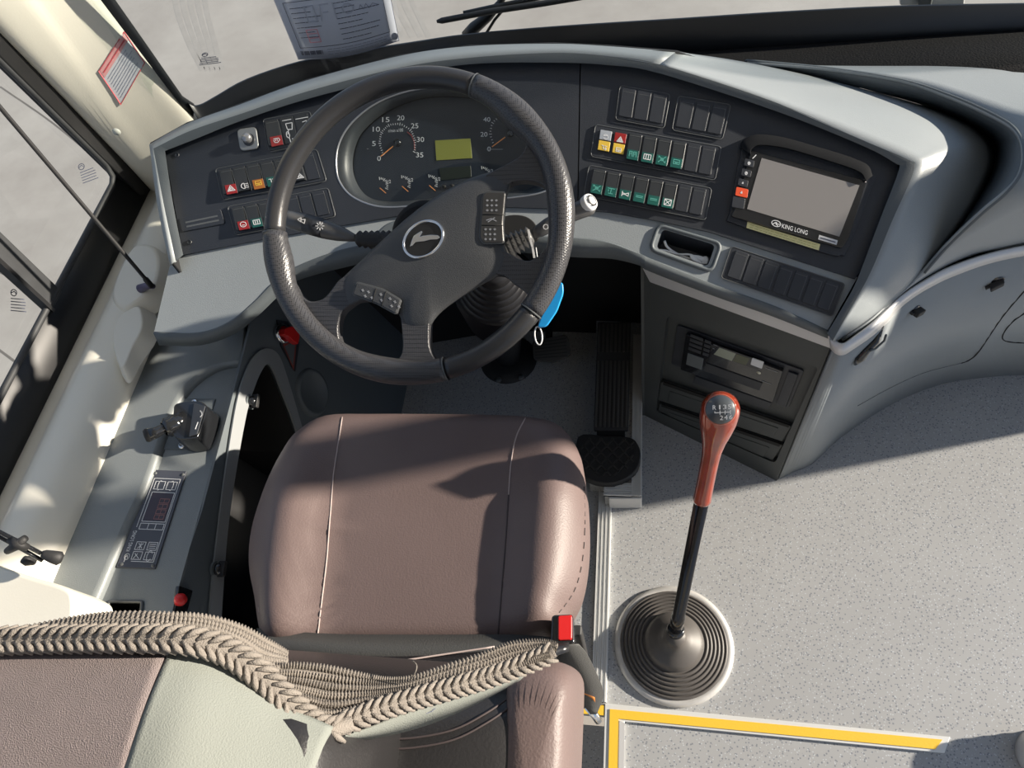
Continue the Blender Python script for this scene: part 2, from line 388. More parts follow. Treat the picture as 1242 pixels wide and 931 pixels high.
mk('front_rail', [V((x, yf(z)+d, z)) for x, d in ((-1.104, 0.0), (-1.090, 0.085), (-1.13, 0.085), (-1.13, 0.0)) for z in (0.5, 1.8)], [(0, 2, 3, 1), (2, 4, 5, 3), (4, 6, 7, 5), (6, 0, 1, 7), (0, 6, 4, 2), (1, 3, 5, 7)], FR2, w2, bevel=0.003)
box('mullion', (-1.118, 0.785, 1.2), (0.02, 0.05, 1.22), RUB, w2, bevel=0.004)
box('mullion', (-1.113, 0.762, 1.2), (0.02, 0.008, 1.22), FR2, w2)
SP2 = Plane((XG-0.010, 0, 0), (1, 0, 0))
etched([(93, 200), (118, 190), (122, 216), (100, 224)], SP2, w2)
etched([(12, 350), (38, 352), (34, 380), (12, 378)], SP2, w2)

# front left pillar
def pil(z): return [(-0.930-0.2*(z-0.7), 1.215, z), (-0.932-0.2*(z-0.7), 1.197, z), (-0.975-0.13*(z-0.7), 1.179-0.01*(z-0.7), z), (-1.02-0.05*(z-0.7), 1.161-0.03*(z-0.7), z), (-1.060+0.03*(z-.7), 1.145-0.06*(z-0.7), z), (-1.094, yf(z)+0.04, z), (-1.10, yf(z)+0.10, z)]
ca = [pil(z) for z in (0.46, 0.6, 0.8, 1.0, 1.3, 1.8)]
wl = struct(loft('wall_front_left', ca, CREAM, n=5, solid=0.008))
PILP = Plane((-0.945, 1.14, 0.8), (0.83, -0.55, 0.05))
lathe('grommet', hx(135, 152, -1.035)+V((0.02, -0.02, 0)), (0.2, -1, 0), [(0, 0.004), (0.006, 0.004), (0.008, 0)], CREAMG, wl, seg=16)

# left wall shelf under the side glass
prof = [(-0.935, 0.44), (-0.945, 0.50), (-0.953, 0.522), (-0.975, 0.545), (-1.01, 0.552), (-1.035, 0.545), (-1.06, 0.522), (-1.098, 0.512), (-1.105, 0.50)]
wlft = struct(loft('wall_left', [[(x, y, z+(0.0)) for x, z in prof] for y in (-0.6, 0.1, 0.5, 0.8, 1.0, 1.2)], CREAM, n=4, solid=0.006))
def blob(name, px, z, zb, m, parent, out=0.012, bev=0.008):
    P = crom([hz(u, v, z) for u, v in px], 4, True); c = sum(P, V((0, 0, 0)))/len(P)
    Q = [p+(p-c).normalized()*out+V((0, 0, zb-z)) for p in P]
    n = len(P); return mk(name, Q+P, [tuple(range(n, 2*n))]+[(i, (i+1) % n, n+(i+1) % n, n+i) for i in range(n)], m, parent, bevel=bev, seg=3, angle=25)
blob('moulded_boss', [(160, 300), (184, 299), (192, 318), (186, 345), (168, 362), (150, 372), (138, 362), (140, 340)], 0.563, 0.53, CREAM, wlft, out=0.025, bev=0.012)
blob('moulded_boss', [(168, 372), (172, 395), (160, 420), (148, 445), (138, 420), (140, 392), (152, 378)], 0.557, 0.53, CREAM, wlft, out=0.02, bev=0.01)
blob('moulded_cover', [(-60, 665), (0, 686), (40, 699), (78, 711), (89, 724), (86, 760), (60, 800), (-60, 800)], 0.59, 0.50, CREAM, wlft, out=0.006)
# right hand front post between windscreen and entrance, and far right door post
pr_ = struct(mk('trim_1', [V((x, y+0.165*(1.03-z), z)) for x, y in ((1.28, 0.81), (1.28, 0.90), (1.36, 0.90), (1.36, 0.81)) for z in (0.0, 2.0)], [(0, 2, 3, 1), (2, 4, 5, 3), (4, 6, 7, 5), (6, 0, 1, 7), (0, 6, 4, 2), (1, 3, 5, 7)], CREAM, bevel=0.01))

struct(box('ceiling', (0.15, -1.0, 2.23), (2.5, 4.6, 0.04), mat('pale ceiling lining', (0.55, 0.55, 0.53), 0.7)))
struct(box('wall_back', (0.15, -3.3, 1.1), (2.5, 0.04, 2.3), CREAM))
struct(mk('shade_wall_front_right', [V((x, y, z)) for x in (1.30, 1.36) for y, z in ((0.965, 0), (1.36, 0), (1.36, 0.84), (1.20, 0.90), (1.10, 1.0), (0.965, 1.0))], [(0, 1, 2, 3, 4, 5), (11, 10, 9, 8, 7, 6)]+[(i, (i+1) % 6, 6+(i+1) % 6, 6+i) for i in range(6)], CREAM, bevel=0.01))  # unseen panel added, its top shaped to shade the curved door and moulding
# floor trims
def ribbed(name, x0, x1, y0, y1, n, m, z=0.0, along='y'):
    g = []
    for k in range(n):
        a = x0+(x1-x0)*k/n; c = x0+(x1-x0)*(k+0.72)/n; h = 0.006+(0.003 if k % 2 == 0 else 0.0015)
        if along == 'y': v = [(a, y0), (c, y0), (c, y1), (a, y1)]
        else: v = [(y0, a), (y1, a), (y1, c), (y0, c)]
        vs = [V((p[0], p[1], z)) for p in v]+[V((p[0], p[1], z+h)) for p in v]
        g.append((vs, [(3, 2, 1, 0), (4, 5, 6, 7), (0, 1, 5, 4), (1, 2, 6, 5), (2, 3, 7, 6), (3, 0, 4, 7)]))
    bxv = [(x0, y0), (x1, y0), (x1, y1), (x0, y1)] if along == 'y' else [(y0, x0), (y1, x0), (y1, x1), (y0, x1)]
    vs = [V((p[0], p[1], z)) for p in bxv]+[V((p[0], p[1], z+0.005)) for p in bxv]
    g.append((vs, [(3, 2, 1, 0), (4, 5, 6, 7), (0, 1, 5, 4), (1, 2, 6, 5), (2, 3, 7, 6), (3, 0, 4, 7)]))
    v, f = merge_geo(g); return mk(name, v, f, m)
struct(ribbed('trim_2', -0.080, -0.050, 0.228, 0.68, 7, ALU))
tr = struct(flat('trim_3', [(-0.053, 0.226), (-0.053, -0.6), (-0.014, -0.6), (-0.014, 0.196), (0.56, 0.189), (0.575, 0.217)], 0.0, 0.007, ALU, bevel=0.001))
flat('yellow_insert', [(-0.043, 0.216), (-0.043, -0.6), (-0.026, -0.6), (-0.026, 0.200), (0.545, 0.194), (0.56, 0.211)], 0.0065, 0.009, YEL, tr)
flat('white_edge', [(-0.024, 0.197), (-0.024, -0.6), (-0.014, -0.6), (-0.014, 0.193)], 0.0065, 0.0088, SILV, tr)
struct(flat('trim_4', [(-0.16, 0.222), (-0.055, 0.222), (-0.055, 0.204), (-0.16, 0.204)], 0.0, 0.006, YEL))
# raised pedal plinth
pl = struct(flat('floor_step', [(-0.10, 0.68), (-0.064, 0.68), (-0.064, 0.645), (0.014, 0.648), (0.014, 1.15), (-0.10, 1.15)], 0.0, 0.055, FLOOR))
struct(ribbed('trim_5', -0.006, 0.017, 0.646, 1.08, 5, ALU, z=0.055))
struct(ribbed('trim_6', 0.645, 0.677, -0.066, -0.006, 6, ALU, z=0.055, along='x'))
struct(flat('trim_7', [(-0.056, 0.639), (0.017, 0.642), (0.017, 0.648), (-0.056, 0.646)], 0.0, 0.055, SILV, bevel=0.002))

# ------------------------------------------------------------------ DASHBOARD
FP = Plane((0.262, 0.91, 0.683), (0.03, -0.5, 0.866))
dash = thing('dashboard', 'wide curved grey dashboard with black fascia around the steering wheel', 'dashboard', (-0.3, 1.0, 0.0))
T0 = [(222, 309), (210, 248), (200, 183), (236, 169), (291, 147), (373, 120), (485, 92), (569, 78), (671, 76), (738, 79), (800, 89), (942, 135), (1049, 178), (1088, 199), (1090, 207), (1067, 267), (1040, 338), (1022, 372), (1003, 404)]
T1 = [(213, 316), (199, 250), (186, 180), (232, 158), (295, 137), (375, 110), (485, 82), (569, 70), (671, 64), (738, 68), (800, 78), (942, 124.5), (1049, 171), (1099, 192), (1109, 205), (1082, 268), (1056, 330), (1033, 372), (1010, 413)]
T2 = [(206, 321), (191, 250), (181, 175), (226, 150), (290, 127), (370, 98), (485, 67.7), (569, 56), (671, 53), (738, 56), (820, 62.6)]
def smooth_edge(px, off):
    """corner at index 2 and 13/14 kept, the long edge smoothed"""
    W = [FP.at(u, v, off) for u, v in px]
    return crom(W[0:3], 5)[:-1]+crom(W[2:14], 6)[:-1]+crom(W[13:19], 5)
W0 = smooth_edge(T0, 0.0); W0r = smooth_edge(T0, 0.016); W1 = smooth_edge(T1, 0.020)
loft('frame', [W0, W0r, W1], mat('dark frame plastic', (0.085, 0.098, 0.106), 0.48, bump=0.3, bscale=600), dash, n=1, solid=0.006, bevel=0.002)
t1w = [FP.at(u, v, 0.020) for u, v in T1]
t2w = [hz(u, v, t1w[i].z-0.001) for i, (u, v) in enumerate(T2)]
def joinc(W): return crom(W[0:3], 5)[:-1]+crom(W[2:11], 6)
loft('top_shell', [joinc(t1w[:11]), joinc(t2w)], GREY, dash, n=1, solid=0.006)
Bpx = [(820, 62.6), (900, 74.5), (1000, 96), (1120, 128), (1185, 156), (1207, 190), (1180, 252), (1128, 320), (1068, 378), (1012, 416)]
Bz = [t1w[10].z-.001, 0.735, 0.70, 0.665, 0.64, 0.62, 0.60, 0.58, 0.565, 0.556]
bw = [hz(u, v, z) for (u, v), z in zip(Bpx, Bz)]
ta = [t1w[10], FP.at(870, 99, 0.020)]+t1w[11:19]
mid = [(a*0.5+b*0.5)+V((0, 0, 0.012*(1 if 2 < i < 9 else 0))) for i, (a, b) in enumerate(zip(ta, bw))]
loft('side_shell', [ta, mid, bw], GREY, dash, n=6, across=4, solid=0.005)
# bulkhead down from the rear edge of the top
bk = t2w+[bw[1]+V((0, 0, -0.012)), bw[2]+V((0, 0.03, -0.04)), V((0.45, 1.19, 0.62)), V((0.75, 1.2, 0.62)), V((1.5, 1.2, 0.6))]
bk = [V(p)+V((0, 0.004, 0)) for p in bk]
loft('bulkhead', [bk, [V((p.x, p.y, 0.0)) for p in bk]], mat('black bulkhead lining', (0.010, 0.011, 0.013), 0.8), dash, n=1, solid=0.006)
# raised outer right moulding and the crease between, its shadow painted in darker grey
Gpx = [(906, 74.5), (1000, 82), (1090, 96), (1150, 116), (1200, 138), (1230, 157), (1240, 182), (1236, 210), (1218, 234), (1190, 258), (1150, 296), (1120, 330)]
Gz = [0.722, 0.715, 0.712, 0.712, 0.715, 0.725, 0.735, 0.73, 0.715, 0.685, 0.625, 0.584]
gi = [(903, 75), (990, 93), (1060, 111), (1120, 128), (1174, 150), (1204, 172), (1207, 195), (1196, 224), (1178, 253), (1155, 286), (1136, 310), (1119, 331)]
giz = [0.72, 0.70, 0.685, 0.665, 0.645, 0.63, 0.62, 0.61, 0.60, 0.59, 0.583, 0.577]
gw = [hz(u, v, z) for (u, v), z in zip(Gpx, Gz)]; giw = [hz(u, v, z-0.004) for (u, v), z in zip(gi, giz)]
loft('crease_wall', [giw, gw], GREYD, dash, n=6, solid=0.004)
tail = [hz(1085, 364, 0.568), hz(1056, 391, 0.563), hz(1022, 414, 0.556)]
G2 = gw+tail
silt = [(1020, 415), (1050, 400), (1080, 367), (1110, 344.6), (1140, 326.6), (1170.5, 313), (1215.6, 301), (1242, 296.5), (1330, 286), (1500, 275)]
back = [(908, 74), (1000, 79.5), (1242, 80), (1420, 90)]
O2 = [hz(*back[0], 0.720), hz(*back[1], 0.69), hz(*back[2], 0.665), hz(1330, 84, 0.66), hz(1450, 92, 0.655), V((1.1, 1.22, 0.67)), V((1.3, 1.15, 0.64)), V((1.35, 1.05, 0.60)), V((1.25, 1.0, 0.565)), V((1.0, 0.995, 0.562)), hz(1242, 296.5, 0.56), hz(1170.5, 313, 0.56), hz(1110, 344.6, 0.56), hz(1072, 374, 0.558), hz(1024, 413, 0.556)]
mid = [(a*0.5+b*0.5)+V((0, 0, 0.008*math.sin(math.pi*i/14))) for i, (a, b) in enumerate(zip(G2, O2))]
loft('outer_moulding', [G2, mid, O2], GREY, dash, n=5, across=4, solid=0.005)
# black ledge between dash and glass
TXB = mat('textured black shelf', (0.006, 0.006, 0.007), 0.8, bump=1.0, bscale=260, spec=0.25)
la = [V((x, yw(x)-0.004, 0.645)) for x in (-0.93, -0.7, -0.5, -0.2, 0.1, 0.3, 0.6, 1.0, 1.5)]
lb = [V((p.x+0.0, min(p.y-0.03, 1.33 if p.x > -.5 else p.y-.03), 0.66)) for p in la]
lc = [V((-0.86, 1.02, 0.68)), V((-0.7, 1.08, 0.70)), V((-0.5, 1.12, 0.70)), V((-0.2, 1.15, 0.70)), V((0.1, 1.18, 0.69)), V((0.3, 1.19, 0.665)), V((0.6, 1.19, 0.68)), V((1.0, 1.19, 0.67)), V((1.5, 1.19, 0.65))]
loft('rear_shelf', [la, lb, lc], TXB, dash, n=5, solid=0.004)

# fascia panels: a hole in the left one for the instruments
def fpx(px, off=0.0): return [FP.at(u, v, off) for u, v in px]
clus_px = [(408, 205), (410, 178), (424, 152), (452, 128), (490, 112), (530, 106), (575, 108), (618, 120), (648, 142), (664, 170), (670, 200), (668, 225), (655, 234), (620, 240), (560, 244), (500, 250), (460, 250.5), (430, 240), (414, 224)]
clus = crom(fpx(clus_px, 0.002), 5, True)
top_l = crom(fpx(T0[2:9]+[(703, 76.5)], 0.0015), 5)
holed('left_fascia_panel', top_l+fpx([(700, 254), (616, 251), (480, 262), (322, 289.5), (222, 309)], 0.0015), [clus], BLACKP, dash, 0.004, nrm=FP.n)
top_r = crom(fpx([(704.5, 76.5), (738, 79), (800, 89), (942, 135), (1049, 178), (1088, 199)], 0.0015), 5)
holed('right_fascia_panel', top_r+fpx([(1090, 207), (1067, 267), (1045, 327), (1037, 338), (860, 281), (800, 268), (738, 257), (701.5, 254)], 0.0015), [], BLACKP, dash, 0.004, nrm=FP.n)
# grey lower ledge with the coin tray opening
lip_top = [(187, 402), (240, 403), (277, 390), (308, 365), (332, 341), (359, 323), (412, 303), (470, 292), (540, 286), (620, 285), (697, 288), (738, 293), (775, 307), (795, 316), (870, 346), (940, 371), (1004, 400)]
tray_o = [(798.7, 272.9), (874.9, 295.5), (863, 329.4), (788.6, 302.3)]
tray_i = subq(tray_o, 0.08, 0.1, 0.92, 0.88)
LP = Plane(FP.at(600, 270, -0.003), FP.n)
lipw = crom([LP.at(u, v) for u, v in lip_top], 5)
up_e = [(1040, 336), (860, 279), (800, 266), (738, 255), (616, 249), (480, 260), (322, 287), (222, 307), (206, 322)]
holed('lower_ledge', lipw+[LP.at(u, v) for u, v in up_e], [rq(wq(tray_i, LP), 0.008)], GREY, dash, 0.005, nrm=FP.n)
lip_bot = [(193, 416), (243, 416), (284, 402), (312, 380), (336, 357), (359, 338), (424, 320), (475, 310), (540, 305), (620, 303), (697, 309), (742, 311), (776, 319), (790, 327), (866, 356), (938, 381), (1006, 408)]
lw = [LP.at(u, v) for u, v in lip_top]
lbw = [hz(u, v, min(lw[i].z-0.028, 9) if i < 12 else lw[i].z-0.012) for i, (u, v) in enumerate(lip_bot)]
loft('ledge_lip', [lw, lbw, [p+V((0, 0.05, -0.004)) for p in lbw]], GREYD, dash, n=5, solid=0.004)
ti = rq(wq(tray_i, LP), 0.008); tb = [p+V((0, 0.012, -0.045)) for p in ti]; N = len(ti)
mk('tray', ti+tb, [(i, (i+1) % N, N+(i+1) % N, N+i) for i in range(N)]+[tuple(range(N, 2*N))], BLACKP, dash)
tube('tray_rim', rq(wq(tray_o, LP, 0.001), 0.012, 5), 0.0035, GREYD, dash, seg=8, closed=True)
# small screw and slotted cover
lathe('screw', FP.at(229.8, 293.6, 0.0015), FP.n, [(0, 0.001), (0.0028, 0.001), (0.0042, 0.0022), (0.0048, 0)], SWB, dash, seg=16)
lathe('screw', FP.at(214.5, 188, 0.0015), FP.n, [(0, 0.001), (0.0028, 0.001), (0.0042, 0.0018), (0.0048, 0)], BLACKP, dash, seg=16)
slq = [(218, 265), (268.5, 254), (274, 271.6), (222, 281.6)]
sc = prism('slotted_cover', rq(wq(slq, FP), 0.004), FP.n, 0.0, 0.0035, BLACKP, dash, bevel=0.0008)
strokes('slot', [[(0.12, 0.36), (0.86, 0.36)], [(0.12, 0.66), (0.86, 0.66)]], slq, FP, 0.0033, 0.003, EDGE, dash)

# cabinet under the right of the dash
CP = Plane((0.02, 0.885, 0), (-0.486, -0.874, 0))
def cq(px, off=0.0): return [CP.at(u, v, off) for u, v in px]
face_px = [(781, 322), (1011, 412), (944, 578), (782, 500)]
rad_px = [(809, 382.4), (993, 444.4), (940, 561.7), (795.8, 498.5)]
FACE = cq(face_px)
FACE[0].z = FACE[1].z = 0.556; FACE[2].z = 0; FACE[3].z = 0
RADW = rq(cq(rad_px), 0.014)
holed('cabinet_face', FACE, [RADW], CABG, dash, 0.006, nrm=CP.n)
N = len(RADW); dn = [p-CP.n*0.014 for p in RADW]
mk('cabinet_recess', RADW+dn, [(i, (i+1) % N, N+(i+1) % N, N+i) for i in range(N)]+[tuple(range(N, 2*N))], CABG, dash)
mk('cabinet_side', [FACE[0], FACE[3], V((0.03, 1.2, 0)), V((0.03, 1.2, 0.56))], [(0, 1, 2, 3)], CABG, dash, solid=0.006)
# right hand doors: floor line to silver line
flo = [(944, 578), (962, 569), (984, 559), (1020, 526.5), (1080, 487.5), (1140, 463.4), (1200, 454.4), (1242, 452), (1330, 452), (1460, 455)]
sil = [(1010, 419), (1020, 427), (1034, 420), (1062, 400), (1092, 369), (1122, 348), (1160, 330), (1215, 312), (1300, 298), (1420, 288)]
fw = [hz(u, v, 0.0) for u, v in flo]; sw = [hz(u, v, 0.545) for u, v in sil]
fw.append(V((1.31, 1.02, 0))); sw.append(V((1.31, 0.995, 0.545)))
door = loft('curved_door_panel', [sw, fw], GREY, dash, n=5, solid=0.006)
loft('corner_strip', [[sw[0]+V((0, -0.002, 0)), fw[0]+V((0, -0.002, 0))], [sw[1]+V((0.001, -0.002, 0)), fw[1]+V((0.001, -0.002, 0))]], CABG, dash, n=1, solid=0.004)
SW = [(1009, 406), (1022, 414), (1036, 406), (1062, 386), (1090, 359), (1120, 338.5), (1155, 320), (1215, 301), (1300, 287), (1420, 277)]
s_t = [hz(u, v, 0.566) for u, v in SW]; s_b = [hz(u, v, 0.548)+V((0.0, -0.001, 0)) for u, v in sil]
s_t.append(V((1.31, 0.995, 0.566))); s_b.append(V((1.31, 0.994, 0.548)))
loft('silver_trim_strip', [[p+V((-.002, -0.003, 0)) for p in s_t], [p+V((-.002, -0.003, 0)) for p in s_b]], SILV, dash, n=5, solid=0.004)
prism('silver_trim_strip', cq([(781, 322.6), (1009.5, 405.5), (1009, 419.5), (790, 339.5)]), CP.n, 0.0, 0.006, SILV, dash, bevel=0.0015)
bpy.context.view_layer.update()
def hit(o, u, v, off=0.0):
    r = ray(u, v); ok, p, n, i = o.ray_cast(CAM-org(o), r)
    if not ok: return None, None
    if n.dot(r) > 0: n = -n
    return p+org(o)+n*off, n
def latch(u, v, du, dv, s, parent):
    p, n = hit(door, u, v); q, _ = hit(door, u+du, v+dv); d = (q-p).normalized(); c = n.cross(d)
    lathe('latch_seat', p, n, [(0, 0.003), (0.010*s, 0.003), (0.013*s, 0)], BLKG, parent, seg=20)
    prism('latch', [p-d*0.012*s-c*0.007*s, p+d*0.012*s-c*0.007*s, p+d*0.014*s+c*0.007*s, p-d*0.010*s+c*0.007*s], n, 0.002, 0.014, BLKM, parent, bevel=0.002)
    prism('latch_tab', [p+d*0.008*s-c*0.003*s, p+d*0.021*s-c*0.003*s, p+d*0.021*s+c*0.003*s, p+d*0.008*s+c*0.003*s], n, 0.001, 0.007, BLKM, parent, bevel=0.001)
latch(1110, 375, -8, 4, 0.8, dash); latch(1209, 340, -8, 4, 0.95, dash)
# long pull catch
P = [hit(door, u, v, 0.003)[0] for u, v in [(1035, 441), (1041, 432), (1050, 422), (1060, 412), (1071, 396)]]
tube('pull_catch', P, [0.002, 0.009, 0.007, 0.007, 0.001], BLKG, dash, seg=8)
P = [hit(door, u, v, 0.010)[0] for u, v in [(1050, 420), (1056, 418), (1066, 409), (1068, 402)]]
tube('pull_catch_loop', P, 0.002, GREYD, dash, seg=6)
for pxs in ([(1248, 346), (1215, 385), (1188, 425), (1176, 436), (1166, 440)], [(1250, 375), (1228, 390), (1216, 407), (1222, 414), (1250, 416)], [(1166, 440), (1120, 452), (1080, 470), (1040, 492)]):
    P = [hit(door, u, v, 0.0005) for u, v in pxs]; P = [p[0] for p in P if p[0] is not None]
    if len(P) > 1: tube('door_seam', crom(P, 5), 0.0012 if pxs[-1][0] > 1100 else 0.0005, GAP if pxs[-1][0] > 1100 else GREYD, dash, seg=6)

# ------------------------------------------------------------------ SWITCH BANKS
ICON = {
 'tri': [[(0.5, 0.1), (0.95, 0.85), (0.05, 0.85), (0.5, 0.1)], [(0.5, 0.38), (0.72, 0.72), (0.28, 0.72), (0.5, 0.38)]],
 'lamp': [[(0.5, 0.15), (0.3, 0.15), (0.1, 0.35), (0.1, 0.65), (0.3, 0.85), (0.5, 0.85), (0.5, 0.15)], [(0.65, 0.25), (0.95, 0.25)], [(0.65, 0.5), (0.95, 0.5)], [(0.65, 0.75), (0.95, 0.75)]],
 'fan': [[(0.1, 0.1), (0.9, 0.9)], [(0.9, 0.1), (0.1, 0.9)], circ(0.5, 0.5, 0.18, n=8), [(0.1, 0.1), (0.1, 0.35)], [(0.9, 0.9), (0.9, 0.65)]],
 'xbox': [[(0.1, 0.1), (0.9, 0.1), (0.9, 0.9), (0.1, 0.9), (0.1, 0.1)], [(0.1, 0.1), (0.9, 0.9)], [(0.9, 0.1), (0.1, 0.9)]],
 'grid': [[(0.1, 0.2), (0.9, 0.2), (0.9, 0.85), (0.1, 0.85), (0.1, 0.2)], [(0.35, 0.2), (0.35, 0.85)], [(0.62, 0.2), (0.62, 0.85)]],
 'horn': [[(0.15, 0.2), (0.15, 0.85)], [(0.15, 0.4), (0.5, 0.5), (0.9, 0.3), (0.9, 0.75), (0.5, 0.58), (0.15, 0.65)]],
 'turn': [[(0.15, 0.25), (0.4, 0.25), (0.4, 0.7), (0.85, 0.7)], [(0.7, 0.5), (0.9, 0.7), (0.7, 0.9)], [(0.6, 0.3), (0.9, 0.3)]],
 'door': [[(0.1, 0.85), (0.1, 0.2), (0.42, 0.2), (0.42, 0.85)], [(0.58, 0.85), (0.58, 0.2), (0.9, 0.2), (0.9, 0.85)], [(0.26, 0.35), (0.26, 0.6)], [(0.74, 0.35), (0.74, 0.6)]],
 'mirror': [[(0.1, 0.15), (0.9, 0.15)], [(0.5, 0.15), (0.5, 0.85)], [(0.25, 0.85), (0.75, 0.85)], [(0.2, 0.35), (0.2, 0.6)]],
 'bus': [[(0.15, 0.2), (0.85, 0.2), (0.85, 0.75), (0.15, 0.75), (0.15, 0.2)], [(0.15, 0.5), (0.85, 0.5)], circ(0.5, 0.62, 0.1, n=6)],
 'hand': [[(0.2, 0.3), (0.8, 0.3), (0.9, 0.55), (0.6, 0.85), (0.3, 0.8), (0.2, 0.5)], [(0.4, 0.3), (0.4, 0.6)], [(0.6, 0.3), (0.6, 0.6)]],
 'ring': [circ(0.5, 0.5, 0.38, n=10), [(0.35, 0.6), (0.65, 0.6)]],
 'dash': [[(0.1, 0.4), (0.9, 0.4)], [(0.1, 0.6), (0.9, 0.6)]],
 'wash': [circ(0.5, 0.5, 0.35, 200, 500, n=9), [(0.3, 0.35), (0.7, 0.35)]],
}
LENS = {'r': REDL, 't': TEAL, 'a': AMB, 'k': SWB}
def bank(label, q, slots, pl=FP, fill=(0.035, 0.09, 0.965, 0.91)):
    c = pl.at(*bil(q, 0.5, 0.5)); t = thing('switch_bank', label, 'switch panel', tuple(c))
    W = rq(wq(q, pl), 0.006)
    prism('housing', W, pl.n, 0.0, 0.0042, BLACKP, t, bevel=0.0012)
    tube('housing_edge', rq(wq(q, pl, 0.0042), 0.006), 0.0007, EDGE, t, seg=5, closed=True)
    x0, y0, x1, y1 = fill; n = len(slots); dx = (x1-x0)/n
    for i, s in enumerate(slots):
        a = x0+dx*i; b_ = a+dx
        sq = subq(q, a+dx*0.06, y0, b_-dx*0.06, y1)
        if s == '-':
            prism('blank_plate', rq(wq(sq, pl), 0.0022), pl.n, 0.003, 0.0058, BLACKP, t, bevel=0.0008)
            strokes('plate_groove', [[(0.92, 0.06), (0.92, 0.94)], [(0.08, 0.08), (0.9, 0.08)]], sq, pl, 0.0056, 0.0006, EDGE, t); continue
        if s == 'ind1' or s == 'ind2':
            rk = prism('indicator_lamp', rq(wq(subq(sq, 0.02, 0.10, 0.98, 0.88), pl), 0.0015), pl.n, 0.003, 0.0062, SWB, t, bevel=0.0006)
            u = subq(sq, 0.06, 0.10, 0.94, 0.46); l = subq(sq, 0.06, 0.50, 0.94, 0.86)
            prism('lens', wq(u, pl), pl.n, 0.0055, 0.0075, WLENS if s == 'ind1' else REDL, rk, bevel=0.0006)
            prism('lens', wq(l, pl), pl.n, 0.0055, 0.0075, YLENS, rk, bevel=0.0006)
            strokes('icon', ICON['wash' if s == 'ind1' else 'tri'], subq(u, 0.2, 0.15, 0.8, 0.85), pl, 0.0074, 0.0012, WHITE, rk)
            strokes('icon', ICON['turn' if s == 'ind1' else 'bus'], subq(l, 0.2, 0.15, 0.8, 0.85), pl, 0.0074, 0.0010, WHITE, rk); continue
        if s.startswith('print'):
            rk = prism('printed_plate', rq(wq(sq, pl), 0.0015), pl.n, 0.003, 0.0055, SWB, t, bevel=0.0006)
            if s == 'print1': L = bars(1, 0.1, 0.9, 0.02, 0.12, 4)+[[(0.3, 0.2), (0.8, 0.2), (0.7, 0.45), (0.35, 0.42), (0.3, 0.2)], [(0.45, 0.42), (0.3, 0.6)]]+[circ(0.3, 0.62, 0.12, n=8)]+[[(0.35, 0.72), (0.4, 0.95), (0.9, 0.95), (0.9, 0.82), (0.55, 0.80)]]
            else: L = bars(1, 0.0, 1.0, 0.05, 0.15, 5)+[[(0.45, 0.25), (0.75, 0.22), (0.75, 0.42), (0.5, 0.44)], [(0.55, 0.55), (0.8, 0.55), (0.6, 0.65), (0.8, 0.75), (0.55, 0.78)]]
            strokes('print', L, sq, pl, 0.0054, 0.0012, WHITE, rk); continue
        lc_, ic = s[0], s[1:]
        g0 = subq(sq, 0.0, 0.02, 1, 0.98)
        A = wq(g0, pl)
        base_ = [p+pl.n*0.003 for p in A]; topv = [A[0]+pl.n*0.0065, A[1]+pl.n*0.0065, A[2]+pl.n*0.0105, A[3]+pl.n*0.0105]
        rk = mk('rocker_switch', base_+topv, [(3, 2, 1, 0), (4, 5, 6, 7), (0, 1, 5, 4), (1, 2, 6, 5), (2, 3, 7, 6), (3, 0, 4, 7)], SWB, t, bevel=0.0012)
        strokes('edge_highlight', [[(0.04, 0.04), (0.96, 0.04), (0.96, 0.97)]], g0, Plane(A[0]+pl.n*0.0066, (topv[1]-topv[0]).cross(topv[0]-topv[3])), 0.0, 0.0007, EDGE, rk, t=0.0003)  # highlight painted as a pale stroke along the rocker edge
        sp_ = Plane(topv[0], (topv[1]-topv[0]).cross(topv[0]-topv[3]))
        if sp_.n.dot(pl.n) < 0: sp_.n = -sp_.n
        lq = subq(sq, 0.06, 0.58, 0.94, 0.94)
        if lc_ != 'k': prism('lens', [sp_.at(u, v) for u, v in lq], sp_.n, -0.001, 0.0006, LENS[lc_], rk, bevel=0.0003)
        if ic: strokes('icon', ICON[ic], subq(lq, 0.12, 0.02, 0.88, 0.80), sp_, 0.0005, 0.0011, {'r': WHITE, 't': TEALP, 'a': YLENS, 'k': WHITE}[lc_] if ic not in ('tri', 'xbox', 'horn', 'turn', 'grid') else WHITE, rk)
    return t
bank('small black switch panel with a red rocker and white seat symbols, beside the round knob', [(318.8, 144.8), (376, 134.8), (385, 172), (326.6, 184.4)], ['rhand', 'print1', 'print2'])
bank('black switch panel with red hazard and orange rockers left of the steering wheel rim', [(261, 205), (384.4, 181), (396.3, 219.5), (270.3, 242.4)], ['rtri', 'klamp', 'abus', 'tturn', 'k', 'ktri', '-'])
bank('lowest left black switch panel with one red and two green rockers', [(275.8, 250.6), (398, 227.7), (407.3, 262.4), (285.8, 285.3)], ['rring', 'tgrid', 'tdoor', 'k', '-', '-', '-'])
bank('three blank switch plates nearest the steering wheel, top row of the right fascia', [(752, 103.5), (813, 114), (805.4, 155.8), (746.4, 145)], ['-']*3)
bank('three blank switch plates above the monitor corner, top row of the right fascia', [(822.8, 116), (886.7, 126.8), (876, 169.3), (815, 157.7)], ['-']*3)
bank('switch panel with yellow and red indicator squares and four green rockers', [(722.2, 151), (875, 178), (867.3, 218.6), (716.4, 189.6)], ['ind1', 'ind2', 'tdoor', 'tgrid', 'tfan', 'tbus', '-', '-'])
bank('switch panel of six green rockers and two blanks, under the yellow indicators', [(714.5, 200.3), (863.4, 228.3), (855.7, 267), (707.7, 237)], ['tfan', 'tmirror', 'thorn', 'tdash', 'tdash', 'txbox', '-', '-'])
